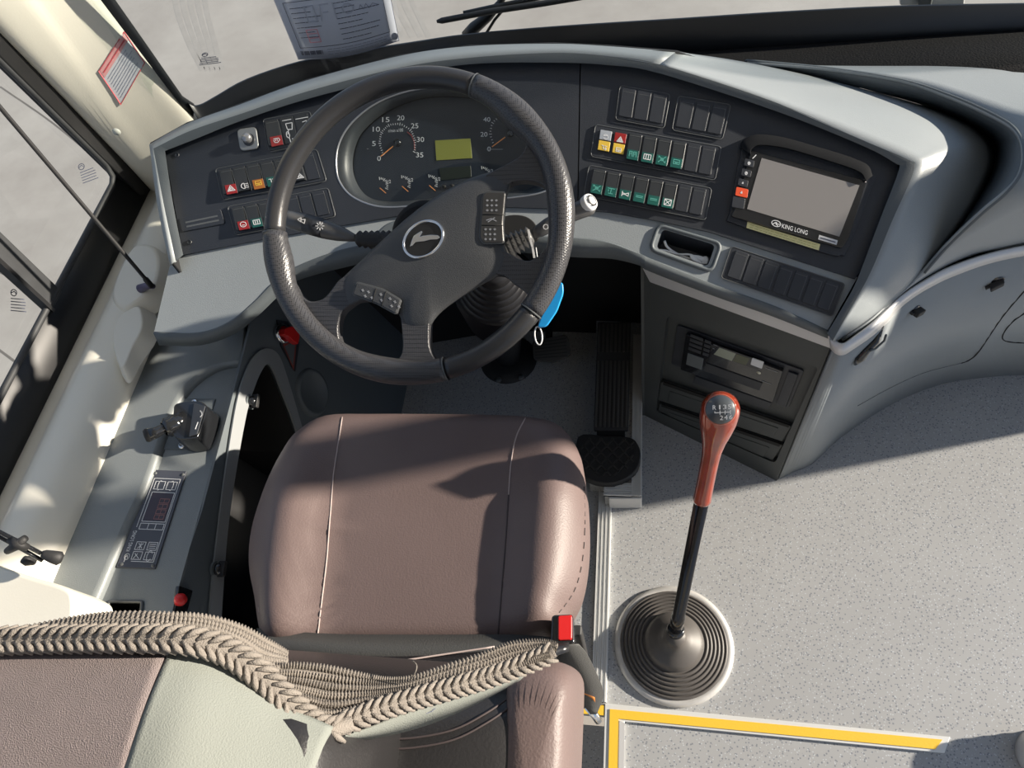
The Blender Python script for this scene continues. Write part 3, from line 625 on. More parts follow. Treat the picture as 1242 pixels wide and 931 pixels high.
bank('long row of seven blank plates on the grey ledge below the monitor', [(887, 298.4), (1025, 344), (1009.5, 383.7), (874.3, 336.7)], ['-']*7, pl=LP)
# round light dial
kq = [(288.5, 158), (312, 154.5), (316, 181), (293, 184.5)]
t = thing('light_dial', 'round silver light dial in a square bezel on the left fascia', 'dial', tuple(FP.at(302, 170)))
prism('bezel', rq(wq(kq, FP), 0.009, 5), FP.n, 0.001, 0.006, mat('grey metal bezel', (0.28, 0.29, 0.29), 0.35, metal=0.5), t, bevel=0.002)
lathe('socket', FP.at(302, 169.5, 0.006), FP.n, [(0.0115, -0.001), (0.0105, 0.002), (0.008, 0.001), (0.0, 0.0)], BLACKP, t)
lathe('knob', FP.at(301, 168.5, 0.006), FP.n, [(0.0085, 0.0), (0.0085, 0.008), (0.0065, 0.011), (0.0, 0.0115)], mat('grey metal knob', (0.36, 0.36, 0.37), 0.3, metal=0.6), t)

ID = [(0, 0), (1, 0), (1, 1), (0, 1)]
def bx_quad(u0, v0, u1, v1, sk=0.0): return [(u0, v0), (u1, v0+sk), (u1, v1+sk), (u0, v1)]
# ------------------------------------------------------------------ INSTRUMENT CLUSTER
FACEM = mat('dark dial face', (0.016, 0.022, 0.033), 0.35)
cl = thing('instrument_cluster', 'oval instrument cluster with round gauges seen through the steering wheel', 'instrument cluster', tuple(FP.at(540, 180)))
inner_px = [(428, 205), (430, 182), (440, 160), (465, 138), (497, 123), (530, 117), (573, 119), (610, 130), (636, 148), (648, 172), (652, 198), (650, 220), (640, 229), (610, 233), (560, 237), (500, 243), (466, 244), (446, 238), (434, 224)]
DP = Plane(FP.at(540, 180, -0.022), FP.n)
iw = crom([DP.at(u, v, 0.004) for u, v in inner_px], 5, True); cw = crom(fpx(clus_px, 0.001), 5, True)
N = len(iw)
mk('bowl', cw+iw, [(i, (i+1) % N, N+(i+1) % N, N+i) for i in range(N)], mat('grey cluster bowl', (0.045, 0.05, 0.058), 0.45), cl, smooth=True, solid=0.003, soff=1)
mk('dial_face', [p-DP.n*0.004 for p in iw]+[p-DP.n*0.008 for p in iw], [tuple(range(N)), tuple(range(2*N-1, N-1, -1))]+[(i, (i+1) % N, N+(i+1) % N, N+i) for i in range(N)], FACEM, cl)
tube('bezel_ring', cw, 0.0017, mat('satin bezel ring', (0.42, 0.43, 0.45), 0.3, metal=0.8), cl, seg=8, closed=True)
mk('lens', [p+FP.n*-0.001 for p in cw], [tuple(range(N))], GLASS, cl)
def dstroke(name, L, wd, m): return strokes(name, L, ID, DP, 0.0004, wd, m, cl)
def gauge(c, pts, nxt, maj=3.0, mnr=1.6):
    L = []
    for i, p in enumerate(pts):
        for k in range(nxt):
            if i == len(pts)-1 and k: break
            q = pts[i+1] if i < len(pts)-1 else p
            x = p[0]+(q[0]-p[0])*k/nxt; y = p[1]+(q[1]-p[1])*k/nxt
            d = math.hypot(x-c[0], y-c[1]); r0 = 0.80; f = (maj if k == 0 else mnr)/d
            X = c[0]+(x-c[0])*r0; Y = c[1]+(y-c[1])*r0
            L.append([(X, Y), (X-(x-c[0])*f, Y-(y-c[1])*f)])
    return L
tp = [(459.7, 192), (453.5, 174), (456.5, 156.6), (468, 145), (486, 142.8), (503, 152.5), (510, 169), (509, 187.8)]
tc_ = (482.5, 173.5)
dstroke('tick_marks', gauge(tc_, tp, 5), 0.0010, WHITE)
for s, (x, y) in zip(['0', '5', '10', '15', '20', '25', '30', '35'], tp):
    wdt = 2.2*len(s); text('dial_number', s, bx_quad(x-wdt, y-3, x+wdt, y+3), DP, 0.0006, WHITE, cl)
text('dial_print', 'r/min x100', bx_quad(471, 156.5, 489, 160.5, -1), DP, 0.0006, WHITE, cl)
dstroke('red_zone', [[(494, 160), (499, 164), (502.5, 172), (503, 182)]], 0.0012, mat('dull red print', (0.35, 0.06, 0.05), 0.5))
NEED = mat('orange needle', (0.85, 0.33, 0.10), 0.4)
strokes('needle', [[(476.5, 177.5), (462, 189.5)]], ID, DP, 0.003, 0.0016, NEED, cl)
lathe('needle_hub', DP.at(482.5, 173.5), DP.n, [(0.0065, 0), (0.006, 0.005), (0, 0.006)], BLKG, cl, seg=20)
sp1 = [(593.2, 180.6), (587, 162.8), (590.5, 144.8), (604, 134), (622, 131), (638, 139), (645, 155), (644, 172)]
sc1 = (619, 162)
dstroke('tick_marks', gauge(sc1, sp1, 4), 0.0008, WHITE)
for s, (x, y) in zip(['0', '20', '40', '60', '80', '100', '120', '140'], sp1):
    wdt = 2.1*len(s); text('dial_number', s, bx_quad(x-wdt, y-2.8, x+wdt, y+2.8), DP, 0.0006, WHITE, cl)
strokes('needle', [[(612.5, 166.4), (597, 177.8)]], ID, DP, 0.003, 0.0016, NEED, cl)
lathe('needle_hub', DP.at(619, 162), DP.n, [(0.0065, 0), (0.006, 0.005), (0, 0.006)], BLKG, cl, seg=20)
for gx, gy in ((461, 225), (488, 223), (521, 222), (585, 212)):
    pts = [(gx+13*math.cos(math.radians(a)), gy+13*math.sin(math.radians(a))) for a in (-95, -55, -15, 25)]
    dstroke('tick_marks', gauge((gx, gy), pts, 3, 3.5, 2.0), 0.0008, WHITE)
    strokes('needle', [[(gx, gy+3), (gx+7, gy+9)]], ID, DP, 0.002, 0.0012, NEED, cl)
    text('dial_number', '1/2', bx_quad(gx+8, gy-7, gx+13, gy-3), DP, 0.0006, WHITE, cl)
prism('display_screen', wq([(527.7, 170.6), (570.6, 168), (572.7, 192), (529.4, 194.7)], DP), DP.n, 0.0, 0.0012, mat('olive display', (0.22, 0.23, 0.045), 0.3), cl, bevel=0.0004)
prism('lower_display', wq([(533, 204), (571, 201), (572, 215), (535, 219)], DP), DP.n, 0.0, 0.001, mat('dim display', (0.02, 0.026, 0.022), 0.3), cl, bevel=0.0004)
for px_ in ((539, 226.5), (549, 225.5)): lathe('reset_button', DP.at(*px_), DP.n, [(0.003, 0), (0.003, 0.004), (0, 0.0045)], GAP, cl, seg=14)
dstroke('warning_print', bars(1, 445, 447, 180, 181, 2)+bars(1, 590, 612, 180.5, 181.5, 9), 0.0008, GREYP)

# ------------------------------------------------------------------ MONITOR
mo = thing('monitor', 'hooded monitor with blank reflection-grey screen and a red button on its left', 'monitor', tuple(FP.at(975, 240)))
hs = [(901, 177), (884.7, 259), (885, 270), (945, 290), (1005.8, 309.5), (1019, 310), (1027, 303), (1056, 226), (1056, 212), (983, 184), (919, 172)]
prism('housing', crom(fpx(hs), 3, True), FP.n, 0.001, 0.0065, BLACKP, mo, bevel=0.0012)
dv = [(911, 182), (893, 250), (886.5, 262), (1022, 301), (1030, 290), (1052, 219)]
prism('face_panel', rq([FP.at(u, v, 0.012) for u, v in dv], 0.004), FP.n, -0.008, 0.0, BLKG, mo, bevel=0.0012)
MP = Plane(FP.at(975, 240, 0.0122), FP.n)
SCR = mat('off screen with painted reflection', (0.23, 0.22, 0.215), 0.22)  # dark glass, the cabin reflection is put into its grey base colour
prism('screen', wq([(923.8, 191.6), (1042.4, 224.8), (1018, 287), (906, 253.4)], MP), MP.n, 0.0, 0.0006, SCR, mo)
ho = [(899, 180), (902, 171), (919, 164.5), (950, 168), (983.6, 177.3), (1015, 186.5), (1038, 194.6), (1052, 202), (1057, 214)]
hi = [(909, 187), (911, 180), (922, 175), (950, 178), (983, 187), (1013, 196.5), (1034, 203.5), (1046, 210), (1051, 219)]
loft('hood', [[FP.at(u, v, 0.0) for u, v in ho], [FP.at(u, v, 0.013) for u, v in ho], [FP.at(u, v, 0.017) for u, v in hi], [FP.at(u, v, 0.010) for u, v in hi]], mat('hood black', (0.010, 0.011, 0.013), 0.85, spec=0.15), mo, n=5, solid=0.002, bevel=0.001)
for i, (x, y) in enumerate([(914.5, 190), (908.5, 198), (905, 210), (901, 222), (899.5, 233.5), (896, 246)]):
    wd_, hh = (7.5, 5.2) if i == 4 else (6.0, 4.2)
    if i == 0: continue
    qd = [(x-wd_+1, y-hh-1.6), (x+wd_+0.6, y-hh+1.6), (x+wd_-1, y+hh+1.6), (x-wd_-.6, y+hh-1.6)]
    if i == 5: qd = [(x-8+1, y-8), (x+8, y-5), (x+6, y+8), (x-9, y+5)]
    prism('red_button' if i == 4 else 'button', rq(wq(qd, MP), 0.002), MP.n, 0, 0.0015, mat('orange red button', (0.75, 0.09, 0.03), 0.4) if i == 4 else BLACKP, mo, bevel=0.0005)
    if i < 5: strokes('button_icon', [circ(0.5, 0.5, 0.3, n=7), [(0.5, 0.3), (0.5, 0.6)]] if i < 3 else [[(0.3, 0.6), (0.5, 0.3), (0.6, 0.6), (0.3, 0.6)]], subq(qd, 0.3, 0.15, 0.7, 0.85), MP, 0.0014, 0.0012, WHITE, mo)
strokes('button_icon', [[(913, 192), (917, 188)]], ID, MP, 0.0003, 0.0014, WHITE, mo)
strokes('brand_emblem', [circ(0.5, 0.5, 0.5, n=18), [(0.15, 0.75), (0.4, 0.35), (0.55, 0.3), (0.45, 0.55), (0.8, 0.9)], [(0.55, 0.5), (0.9, 0.5)]], [(936.5, 266), (947.5, 269), (946, 276), (935.5, 273)], MP, 0.0003, 0.0011, WHITE, mo)
text('brand_print', 'KING LONG', [(949, 271), (980, 279.8), (979, 285), (948, 276.2)], MP, 0.0004, WHITE, mo)
prism('white_label', wq([(993.5, 284.8), (1016, 291.5), (1014.5, 297), (992.3, 290.2)], MP), MP.n, 0, 0.0006, mat('white label', (0.6, 0.6, 0.6), 0.5), mo)
strokes('label_print', bars(1, 0.1, 0.9, 0.1, 0.9, 6, gap=0.5, fill=1), [(993.5, 284.8), (1016, 291.5), (1014.5, 297), (992.3, 290.2)], MP, 0.0006, 0.0016, INK, mo)
Y2 = Plane(FP.at(950, 287, 0.0068), FP.n)
prism('yellow_label', wq([(906.5, 269), (994.7, 296), (993, 303.5), (905.3, 276.3)], Y2), Y2.n, 0.0, 0.0006, mat('yellow printed label', (0.78, 0.72, 0.36), 0.5, var=0.15, vscale=120), mo)
strokes('label_print', bars(2, 0.04, 0.96, 0.12, 0.9, 6, gap=0.4, fill=1), [(906.5, 269), (994.7, 296), (993, 303.5), (905.3, 276.3)], Y2, 0.0006, 0.0005, mat('olive print', (0.42, 0.38, 0.12), 0.6), mo)

# ------------------------------------------------------------------ CABLE IN THE TRAY
tb_ = Plane(LP.at(830, 300, -0.02), LP.n)
wc = thing('white_cable', 'crumpled white cable lying in the small coin tray of the ledge', 'cable', tuple(tb_.at(838, 312)))
tube('wire', crom([tb_.at(u, v, o) for u, v, o in [(806, 292, .012), (809, 299, .006), (818, 306, 0), (832, 312, 0), (846, 315, .003), (856, 312, .006), (857, 318, .006), (848, 321, .003)]], 6), 0.0022, WHITE, wc, seg=8)
tube('wire', crom([tb_.at(u, v, o) for u, v, o in [(800, 303, .01), (808, 304, .005), (822, 308, 0.002), (838, 309, .006), (852, 317, .008)]], 6), 0.0017, WHITE, wc, seg=8)
blobv = [tb_.at(u, v, 0.004) for u, v in [(836, 309), (848, 310), (858, 314), (858, 321), (848, 320), (838, 315)]]
prism('plug', rq(blobv, 0.003), LP.n, -0.002, 0.004, WHITE, wc, bevel=0.0015)

# ------------------------------------------------------------------ RADIO UNIT
ra = thing('radio', 'black car radio with a small lit grey display set in the cabinet', 'radio', tuple(CP.at(890, 440)))
RB = Plane(CP.at(890, 440, -0.0139), CP.n)
recq = [(822.8, 392.5), (976, 447.8), (958, 491.8), (815, 440)]
prism('carrier', rq(wq(recq, RB), 0.006), CP.n, 0.0, 0.004, BLACKP, ra, bevel=0.001)
rf = [(835, 400), (952.5, 444.4), (940, 482.7), (828.5, 443.3)]
prism('side_slot', wq([(958, 447), (970, 451), (955, 490), (943, 486)], RB), CP.n, 0.004, 0.008, BLACKP, ra, bevel=0.001)
prism('radio_body', rq(wq(rf, RB), 0.003), CP.n, 0.003, 0.012, BLKG, ra, bevel=0.0015)
RF = Plane(RB.p+CP.n*0.0121, CP.n)
for r_ in range(4):
    prism('preset_button', wq(subq(rf, 0.03, 0.07+0.12*r_, 0.16, 0.15+0.12*r_), RF), CP.n, 0, 0.0016, BLACKP, ra, bevel=0.0004)
    prism('preset_button', wq(subq(rf, 0.18, 0.07+0.12*r_, 0.24, 0.15+0.12*r_), RF), CP.n, 0, 0.0016, BLACKP, ra, bevel=0.0004)
prism('volume_key', wq(subq(rf, 0.03, 0.60, 0.2, 0.92), RF), CP.n, 0, 0.002, GREYD, ra, bevel=0.001)
dpq = [(871, 419), (925, 438), (919.5, 448), (861, 428)]
prism('display_window', wq(dpq, RF), CP.n, 0, 0.001, mat('display glass', (0.02, 0.022, 0.028), 0.1), ra)
prism('display_segment', wq([(873, 421), (893, 428.2), (888, 437), (866, 429)], RF), CP.n, 0.0008, 0.0014, mat('pale lcd', (0.30, 0.33, 0.26), 0.25), ra)
prism('display_segment', wq([(894, 428.6), (910, 434), (905, 442), (889, 437)], RF), CP.n, 0.0008, 0.0014, mat('dim lcd', (0.08, 0.09, 0.05), 0.25), ra)
prism('display_label', rq(wq([(913, 433), (927, 438), (924.5, 446), (911, 441)], RF), 0.002), CP.n, 0.0008, 0.0022, mat('white display patch', (0.70, 0.72, 0.74), 0.4), ra)
lathe('selector_button', RF.at(920.5, 451.5), CP.n, [(0.004, 0), (0.004, 0.001), (0, 0.0015)], mat('cream button', (0.62, 0.62, 0.5), 0.4), ra, seg=14)
prism('cassette_slot', wq([(857, 440), (925, 464), (921, 473), (854, 449)], RF), CP.n, 0, 0.0015, BLACKP, ra, bevel=0.0006)
prism('radio_base', wq([(846, 452), (938, 484), (934, 492), (842, 460)], RB), CP.n, 0.003, 0.010, BLACKP, ra, bevel=0.001)
strokes('print', bars(1, 0.82, 0.95, 0.2, 0.28, 3, fill=1)+bars(1, 0.82, 0.92, 0.6, 0.68, 3, fill=1)+bars(2, 0.27, 0.5, 0.08, 0.3, 7), rf, RF, 0.0002, 0.0012, GREYP, ra)
# drawers below the radio
def drawer(label, q, h=0.010):
    d = thing('storage_drawer', label, 'drawer', tuple(RB.at(*bil(q, 0.5, 0.5))))
    prism('front', rq(wq(q, RB), 0.004), CP.n, 0.0, h, CABG, d, bevel=0.002)
    prism('finger_slot', wq(subq(q, 0.02, -0.05, 0.98, 0.10), RB), CP.n, h-0.002, h+0.0005, GAP, d)
    prism('pocket', rq(wq(subq(q, 0.08, 0.3, 0.92, 0.9), RB), 0.004), CP.n, h-0.001, h+0.0015, CABG, d, bevel=0.001)
drawer('upper black drawer front right under the radio', [(804, 459), (963, 513), (951, 531), (800, 481)])
drawer('lower black drawer front near the cabinet foot', [(802, 486), (952, 536), (938, 556), (799, 503)])

# ------------------------------------------------------------------ STEERING WHEEL
WC = V((-0.314, 0.718, 0.843)); WN = V((-0.015, -0.473, 0.881)).normalized()
WX = V((1, 0, 0)); WX = (WX-WN*WX.dot(WN)).normalized(); WY = WN.cross(WX)
sw_ = thing('steering_wheel', 'large black four-spoke steering wheel turned to the left with an oval chrome emblem', 'steering wheel', tuple(WC))
WP0 = Plane(WC, WN)
def wang(u, v): d = WP0.at(u, v)-WC; return math.degrees(math.atan2(d.dot(WY), d.dot(WX))) % 360
RR = 0.2135
def wpt(a, r=RR, h=0.0): return WC+(WX*math.cos(math.radians(a))+WY*math.sin(math.radians(a)))*r+WN*h
def arc(name, a0, a1, rad, m, bumps=()):
    if a1 < a0: a1 += 360
    n = max(4, int((a1-a0)/2.5)); P = []; R = []
    for i in range(n+1):
        a = a0+(a1-a0)*i/n; r = rad; sh = 0
        for c, w_, h in bumps:
            d = ((a-c+180) % 360)-180; f = math.exp(-(d/w_)**2); r += h*f; sh += h*f
        P.append(wpt(a, RR-sh*0.8)); R.append(r)
    return tube(name, P, R, m, sw_, seg=20)
aT = wang(579, 96); aBR = wang(648, 380); aBL = wang(541, 448); aL = wang(333, 283)
arc('rim', aT, aL, 0.0155, WHEELM)                       # smooth top left arc
arc('rim', aBL, aBR, 0.0155, WHEELM)                     # smooth lower right arc
arc('grip', aBR, aT, 0.0168, WHEELP, [(wang(628, 140), 11, 0.0045), (wang(672, 250), 12, 0.002)])
arc('grip', aL, aBL, 0.0168, WHEELP, [(wang(345, 315), 9, 0.004), (wang(470, 450), 12, 0.002)])
for a in (aT, aBR, aBL, aL):
    u_ = (wpt(a+1)-wpt(a-1)).normalized()
    lathe('rim_seam', wpt(a)-u_*0.001, u_, [(0.0172, 0), (0.0176, 0.001), (0.0172, 0.002)], EDGE, sw_, seg=24)
WA = Plane(WC-WN*0.008, WN)
def armo(px, m=WHEELP):
    P = crom([WA.at(u, v) for u, v in px], 3, True)
    prism('spoke', P, WN, -0.015, 0.0055, m, sw_, bevel=0.0075, seg=5, angle=30)
armo([(588, 216), (602, 207), (618, 199), (632, 190), (639, 177), (641, 160), (655, 150), (676, 185), (686, 235), (684, 260), (671, 250), (667, 234), (656, 224), (640, 220), (622, 222), (596, 234)])
armo([(592, 302), (613, 306), (628, 314), (643, 317), (656, 309), (667, 294), (672, 272), (688, 280), (684, 325), (668, 362), (647, 392), (640, 390), (643, 365), (635, 352), (622, 343), (611, 334), (588, 330)])
armo([(490, 380), (489, 400), (490, 415), (489, 428), (483, 437), (470, 442), (450, 443), (462, 455), (500, 459), (535, 455), (558, 446), (542, 445), (531, 438), (524, 428), (521, 415), (521, 400), (519, 380)])
armo([(436, 330), (424, 333), (412, 341), (403, 353), (393, 363), (378, 366), (365, 358), (354, 340), (343, 325), (340, 345), (352, 382), (375, 412), (400, 434), (424, 450), (446, 452), (432, 441), (419, 427), (412, 408), (412, 392), (418, 377), (440, 358)])
padpx = [(602, 207), (612, 212), (622, 222), (617, 231), (614, 245), (612, 270), (612, 290), (614, 306), (620, 311), (611, 334), (590, 342), (572.7, 353), (553, 365), (536.6, 377), (526, 388), (521, 400.7), (505, 401.2), (489, 400.7), (487, 385), (480, 377), (470, 371), (455, 366), (440, 367), (428, 370), (417, 377), (412, 358), (412, 340), (419, 333), (428, 325), (455, 299), (491, 265), (523, 240.5), (559, 220), (585, 210)]
pc = (518, 303)
rings = []
for s, h in ((0.985, -0.030), (1.0, -0.008), (0.992, 0.000), (0.965, 0.0045), (0.90, 0.0075), (0.75, 0.0105), (0.55, 0.0125), (0.3, 0.0135), (0.02, 0.014)):
    Pq = [WA.at(pc[0]+(u-pc[0])*s, pc[1]+(v-pc[1])*s, h) for u, v in padpx]; rings.append(Pq)
vs = [p for r_ in rings for p in r_]; N = len(padpx); fs = []
for a in range(len(rings)-1):
    for i in range(N): j = (i+1) % N; fs.append((a*N+i, a*N+j, (a+1)*N+j, (a+1)*N+i))
fs.append(tuple((len(rings)-1)*N+i for i in range(N))); fs.append(tuple(range(N-1, -1, -1)))
mk('hub_pad', vs, fs, PADM, sw_, smooth=True, sub=1)
# seams where the pad meets the spokes
for a, b_ in (((602, 207), (622, 222)), ((620, 311), (611, 334)), ((521, 400.7), (489, 400.7)), ((417, 377), (412, 340))):
    tube('pad_seam', [WA.at(*a, 0.0035), WA.at((a[0]+b_[0])/2, (a[1]+b_[1])/2, 0.0045), WA.at(*b_, 0.0035)], 0.0009, GAP, sw_, seg=6)
def module(px, divs, icons, m):
    P = rq([WA.at(u, v) for u, v in px], 0.004)
    mo_ = prism('button_module', P, WN, 0.0, 0.0135, m, sw_, bevel=0.0025, seg=3)
    ip = Plane(WA.p+WN*0.0136, WN)
    tube('module_edge', [p+WN*0.0122 for p in P], 0.0006, EDGE, mo_, seg=5, closed=True)
    for a, b_ in divs: tube('button_gap', [ip.at(*a), ip.at(*b_)], 0.0006, GAP, mo_, seg=6)
    strokes('button_print', icons, ID, ip, 0.0, 0.0011, GREYP, mo_)
MODM = mat('satin dark button plastic', (0.055, 0.054, 0.053), 0.3, metal=0.3)
ic = []
for (x, y) in [(x, y) for y in (243, 249, 255) for x in (591, 596.5, 602)]+[(x, y) for y in (278, 284, 290) for x in (589, 594.5, 600)]: ic += [[(x-1.2, y), (x+1.2, y)], [(x, y-1), (x, y+1)]]
ic += [[(590, 267), (596, 265), (602, 268)], [(592, 269), (600, 264)]]
module([(590.5, 235.5), (615.5, 236), (612, 273.7), (613.6, 297.5), (588, 298), (583.5, 291), (586.9, 243.6)], [((585.5, 260), (611, 260)), ((584.5, 273), (610.5, 273))], ic, MODM)
ic2 = []
for x, y in ((440, 352), (447, 354), (443, 359), (451, 361), (462, 357), (463, 364), (473, 362), (479, 366), (475, 371), (484, 372)): ic2 += [[(x-1.5, y-.6), (x+1.5, y+.6)], [(x, y-1.4), (x, y+1.4)]]
module([(431.3, 358.9), (437, 343.5), (469, 352.5), (490.4, 365.3), (484, 383), (460.3, 370)], [((456.5, 349.5), (451, 367)), ((468.5, 353), (462.5, 371))], ic2, PADM)
# oval chrome emblem
EP = Plane(WA.p+WN*0.0135, WN)
ca_, sa_ = math.cos(math.radians(-38)), math.sin(math.radians(-38))
def ell(t_, s=1.0): x = 26.0*s*math.cos(t_); y = 19.5*s*math.sin(t_); return (513.4+x*ca_-y*sa_, 290+x*sa_+y*ca_)
em = prism('emblem', [EP.at(*ell(2*math.pi*i/40)) for i in range(40)], WN, -0.002, 0.0008, BLKG, sw_)
tube('emblem_ring', [EP.at(*ell(2*math.pi*i/40), 0.001) for i in range(40)], 0.0021, CHROME, em, seg=8, closed=True)
gl = [(735, 322), (748, 282), (757, 262), (778, 248), (800, 234), (806, 240), (796, 258), (790, 268), (812, 262), (850, 257), (893, 259), (905, 272), (890, 283), (850, 285), (815, 294), (780, 297), (765, 300), (748, 318)]
prism('emblem_bird', [EP.at(340+x/4.655, 230+y/4.655) for x, y in gl], WN, 0.0006, 0.003, CHROME, em, bevel=0.0006)

# ------------------------------------------------------------------ STEERING COLUMN WITH STALKS
scn = thing('steering_column', 'black steering column with rubber bellows, floor flange and two control stalks', 'steering column', (-0.30, 1.0, 0))
SHR = mat('black column plastic', (0.008, 0.008, 0.009), 0.7, spec=0.2)
lathe('shroud', WC-WN*0.03, -WN, [(0.0, 0), (0.035, 0.0), (0.05, 0.02), (0.052, 0.05), (0.045, 0.09), (0.025, 0.12)], SHR, scn)
bs = hd(603, 352, 1.30); fl = hz(617, 436, 0.0)
tube('shaft', crom([WC-WN*0.1, WC-WN*0.2, bs, fl+V((0, 0, 0.02))], 6), 0.024, SHR, scn, seg=16)
ax = (fl-bs).normalized(); L_ = (fl-bs).length
pf = []
for k in range(9):
    h = -0.02+0.17*k/9; pf += [(0.064-0.001*k, h), (0.077-0.001*k, h+0.007), (0.063-0.001*k, h+0.014)]
lathe('bellows', bs, ax, [(0.0, -0.13), (0.026, -0.13)]+[q for k in range(7) for q in ((0.027+0.0062*k, -0.128+0.0155*k), (0.034+0.0062*k, -0.119+0.0155*k), (0.0285+0.0062*k, -0.114+0.0155*k))]+pf+[(0.045, 0.16), (0.03, L_-0.05), (0.0, L_-0.05)], mat('glossy black rubber', (0.010, 0.010, 0.012), 0.45), scn)
lathe('flange', fl, (0, 0, 1), [(0.0, 0.012), (0.045, 0.010), (0.072, 0.006), (0.075, 0.0)], BLKM, scn)
for u, v in ((605, 461), (632, 458)):
    lathe('bolt', hz(u, v, 0.007), (0, 0, 1), [(0.008, 0), (0.008, 0.004), (0.004, 0.0055), (0, 0.0055)], EDGE, scn, seg=10)
S1 = Plane(WC-WN*0.055, WN)
def stalk(px, rad, m): return tube('control_stalk', [S1.at(u, v) for u, v in px], rad, m, scn, seg=16)
STK = mat('grey black stalk plastic', (0.10, 0.10, 0.10), 0.32)
a = stalk([(346, 264), (348, 264.6), (356, 267), (380, 273.5), (398, 279), (412, 283), (425, 287), (432, 289)], [0.010, 0.0135, 0.0148, 0.0152, 0.0145, 0.012, 0.0075, 0.005], STK)
tube('stalk_band', [S1.at(372, 271.3), S1.at(394, 277.8)], [0.0157, 0.0151], BLACKP, a, seg=16)
S1b = Plane(S1.p+WN*0.016, WN)
strokes('stalk_print', [[(361, 266), (365, 264), (365, 269), (361, 266)], [(366, 266.5), (370, 266), (369, 271), (366, 269)]]+[[(388+5*math.cos(k), 274+5*math.sin(k)), (388+2.6*math.cos(k), 274+2.6*math.sin(k))] for k in [i*math.pi/4 for i in range(8)]], ID, S1b, 0.0, 0.0011, WHITE, a)
px_ = []; rr = []
for k in range(13):
    t_ = k/12; px_.append((433+42*t_, 289.5+3*t_)); rr.append(0.0105+0.004*t_+(0.002 if k % 2 else -0.002))
tube('stalk_boot', [S1.at(u, v) for u, v in px_], rr, BLKM, a, seg=16)
bq = stalk([(719, 247), (716, 249), (712, 251), (700, 256), (680, 265), (664, 274), (654, 280), (646, 284)], [0.009, 0.0125, 0.0135, 0.0125, 0.0115, 0.011, 0.0095, 0.006], STK)
e0 = S1.at(719, 247); ed = (S1.at(719, 247)-S1.at(700, 256)).normalized()
ed = (ed*0.75+WN*0.65).normalized()
e0 = S1.at(712, 249)+WN*0.004
lathe('stalk_button', e0, ed, [(0.0, 0.012), (0.0055, 0.0125), (0.006, 0.010), (0.0075, 0.0085), (0.0115, 0.010), (0.013, 0.006), (0.0125, 0.0)], WHITE, bq, seg=24)
lathe('stalk_button_ring', e0, ed, [(0.0066, 0.0118), (0.0078, 0.0122), (0.0088, 0.0115)], GAP, bq, seg=24)
px_ = []; rr = []
for k in range(13):
    t_ = k/12; px_.append((645-34*t_, 285+16*t_)); rr.append(0.012+0.006*t_+(0.0028 if k % 2 else -0.0025))
tube('stalk_boot', [S1.at(u, v) for u, v in px_], rr, STK, bq, seg=16)
strokes('stalk_print', [circ(662, 275, 3, n=8), [(664, 285), (668, 284)]], ID, Plane(S1.p+WN*0.0118, WN), 0, 0.0011, WHITE, bq)
strokes('stalk_print', [[(641, 279), (643, 290), (646, 300), (648, 312)]], ID, Plane(S1.p+WN*0.016, WN), 0, 0.003, WHITE, bq)
# shroud opening in the ledge
OP = Plane(LP.p+LP.n*0.001, LP.n)
prism('column_cover', crom([OP.at(u, v) for u, v in [(612, 263), (634, 262), (648, 270), (653, 283), (648, 294), (600, 296), (590, 275)]], 4, True), OP.n, 0.0, 0.006, GAP, scn, bevel=0.002)
prism('column_cover', crom([OP.at(u, v) for u, v in [(455, 300), (462, 283), (480, 271), (520, 264), (590, 268), (600, 300), (520, 305)]], 4, True), OP.n, 0.0, 0.022, GREYD, scn, bevel=0.006)

# key tag hanging from the stalk
kt = thing('key_tag', 'bright blue plastic tag hanging below the steering wheel rim at the right', 'key tag', tuple(WC+V((0.15, 0, -0.15))))
KP = Plane(WC-WN*0.075, WN)
prism('tag', rq([KP.at(u, v) for u, v in [(652, 398), (663, 397), (676, 378), (684, 356), (683, 342), (672, 345)]], 0.006), WN, 0.0, 0.006, BLUE, kt, bevel=0.0015)
tube('ring', [KP.at(653+4.5*math.cos(i*math.pi/9)+1.0*math.sin(i*math.pi/9), 407+11*math.sin(i*math.pi/9)) for i in range(18)], 0.0011, WHITE, kt, seg=8, closed=True)
tube('cord', crom([S1.at(650, 300, -0.008), KP.at(655, 340), KP.at(656, 380), KP.at(653, 396)], 5), 0.0009, WHITE, kt, seg=6)

# ------------------------------------------------------------------ PEDALS
ap = thing('accelerator_pedal', 'long ribbed black accelerator pedal on the footwell floor', 'pedal', tuple(hz(742, 470, 0.06)))
a1, a2, a3, a4 = hz(725, 390, 0.15), hz(765, 390, 0.15), hz(762, 522, 0.075), hz(720, 522, 0.075)
PN = (a2-a1).cross(a1-a4).normalized(); PN = PN if PN.z > 0 else -PN
prism('plate', rq([a1, a2, a3, a4], 0.004), PN, -0.014, 0.0, BLKM, ap, bevel=0.002)
AP = Plane(a1, PN); apq = [(725, 390), (765, 390), (762, 522), (720, 522)]
RBM = mat('worn rib rubber', (0.048, 0.046, 0.043), 0.5)
for k in range(8):
    x = 0.06+0.88*k/7
    for (y0, y1) in ((0.02, 0.28), (0.36, 0.97)):
        q4 = subq(apq, x-0.03, y0, x+0.03, y1); prism('rib', wq(q4, AP), PN, 0.0, 0.004, RBM, ap, bevel=0.001)
prism('hinge', [hz(724, 520, 0.07), hz(758, 520, 0.07), hz(758, 532, 0.06), hz(724, 532, 0.06)], (0, 0, 1), 0.0, 0.006, SHR, ap, bevel=0.001)
hp_ = thing('heel_pad', 'rounded black rubber heel pad with diamond tread behind the accelerator', 'pedal pad', tuple(hz(740, 558, 0.06)))
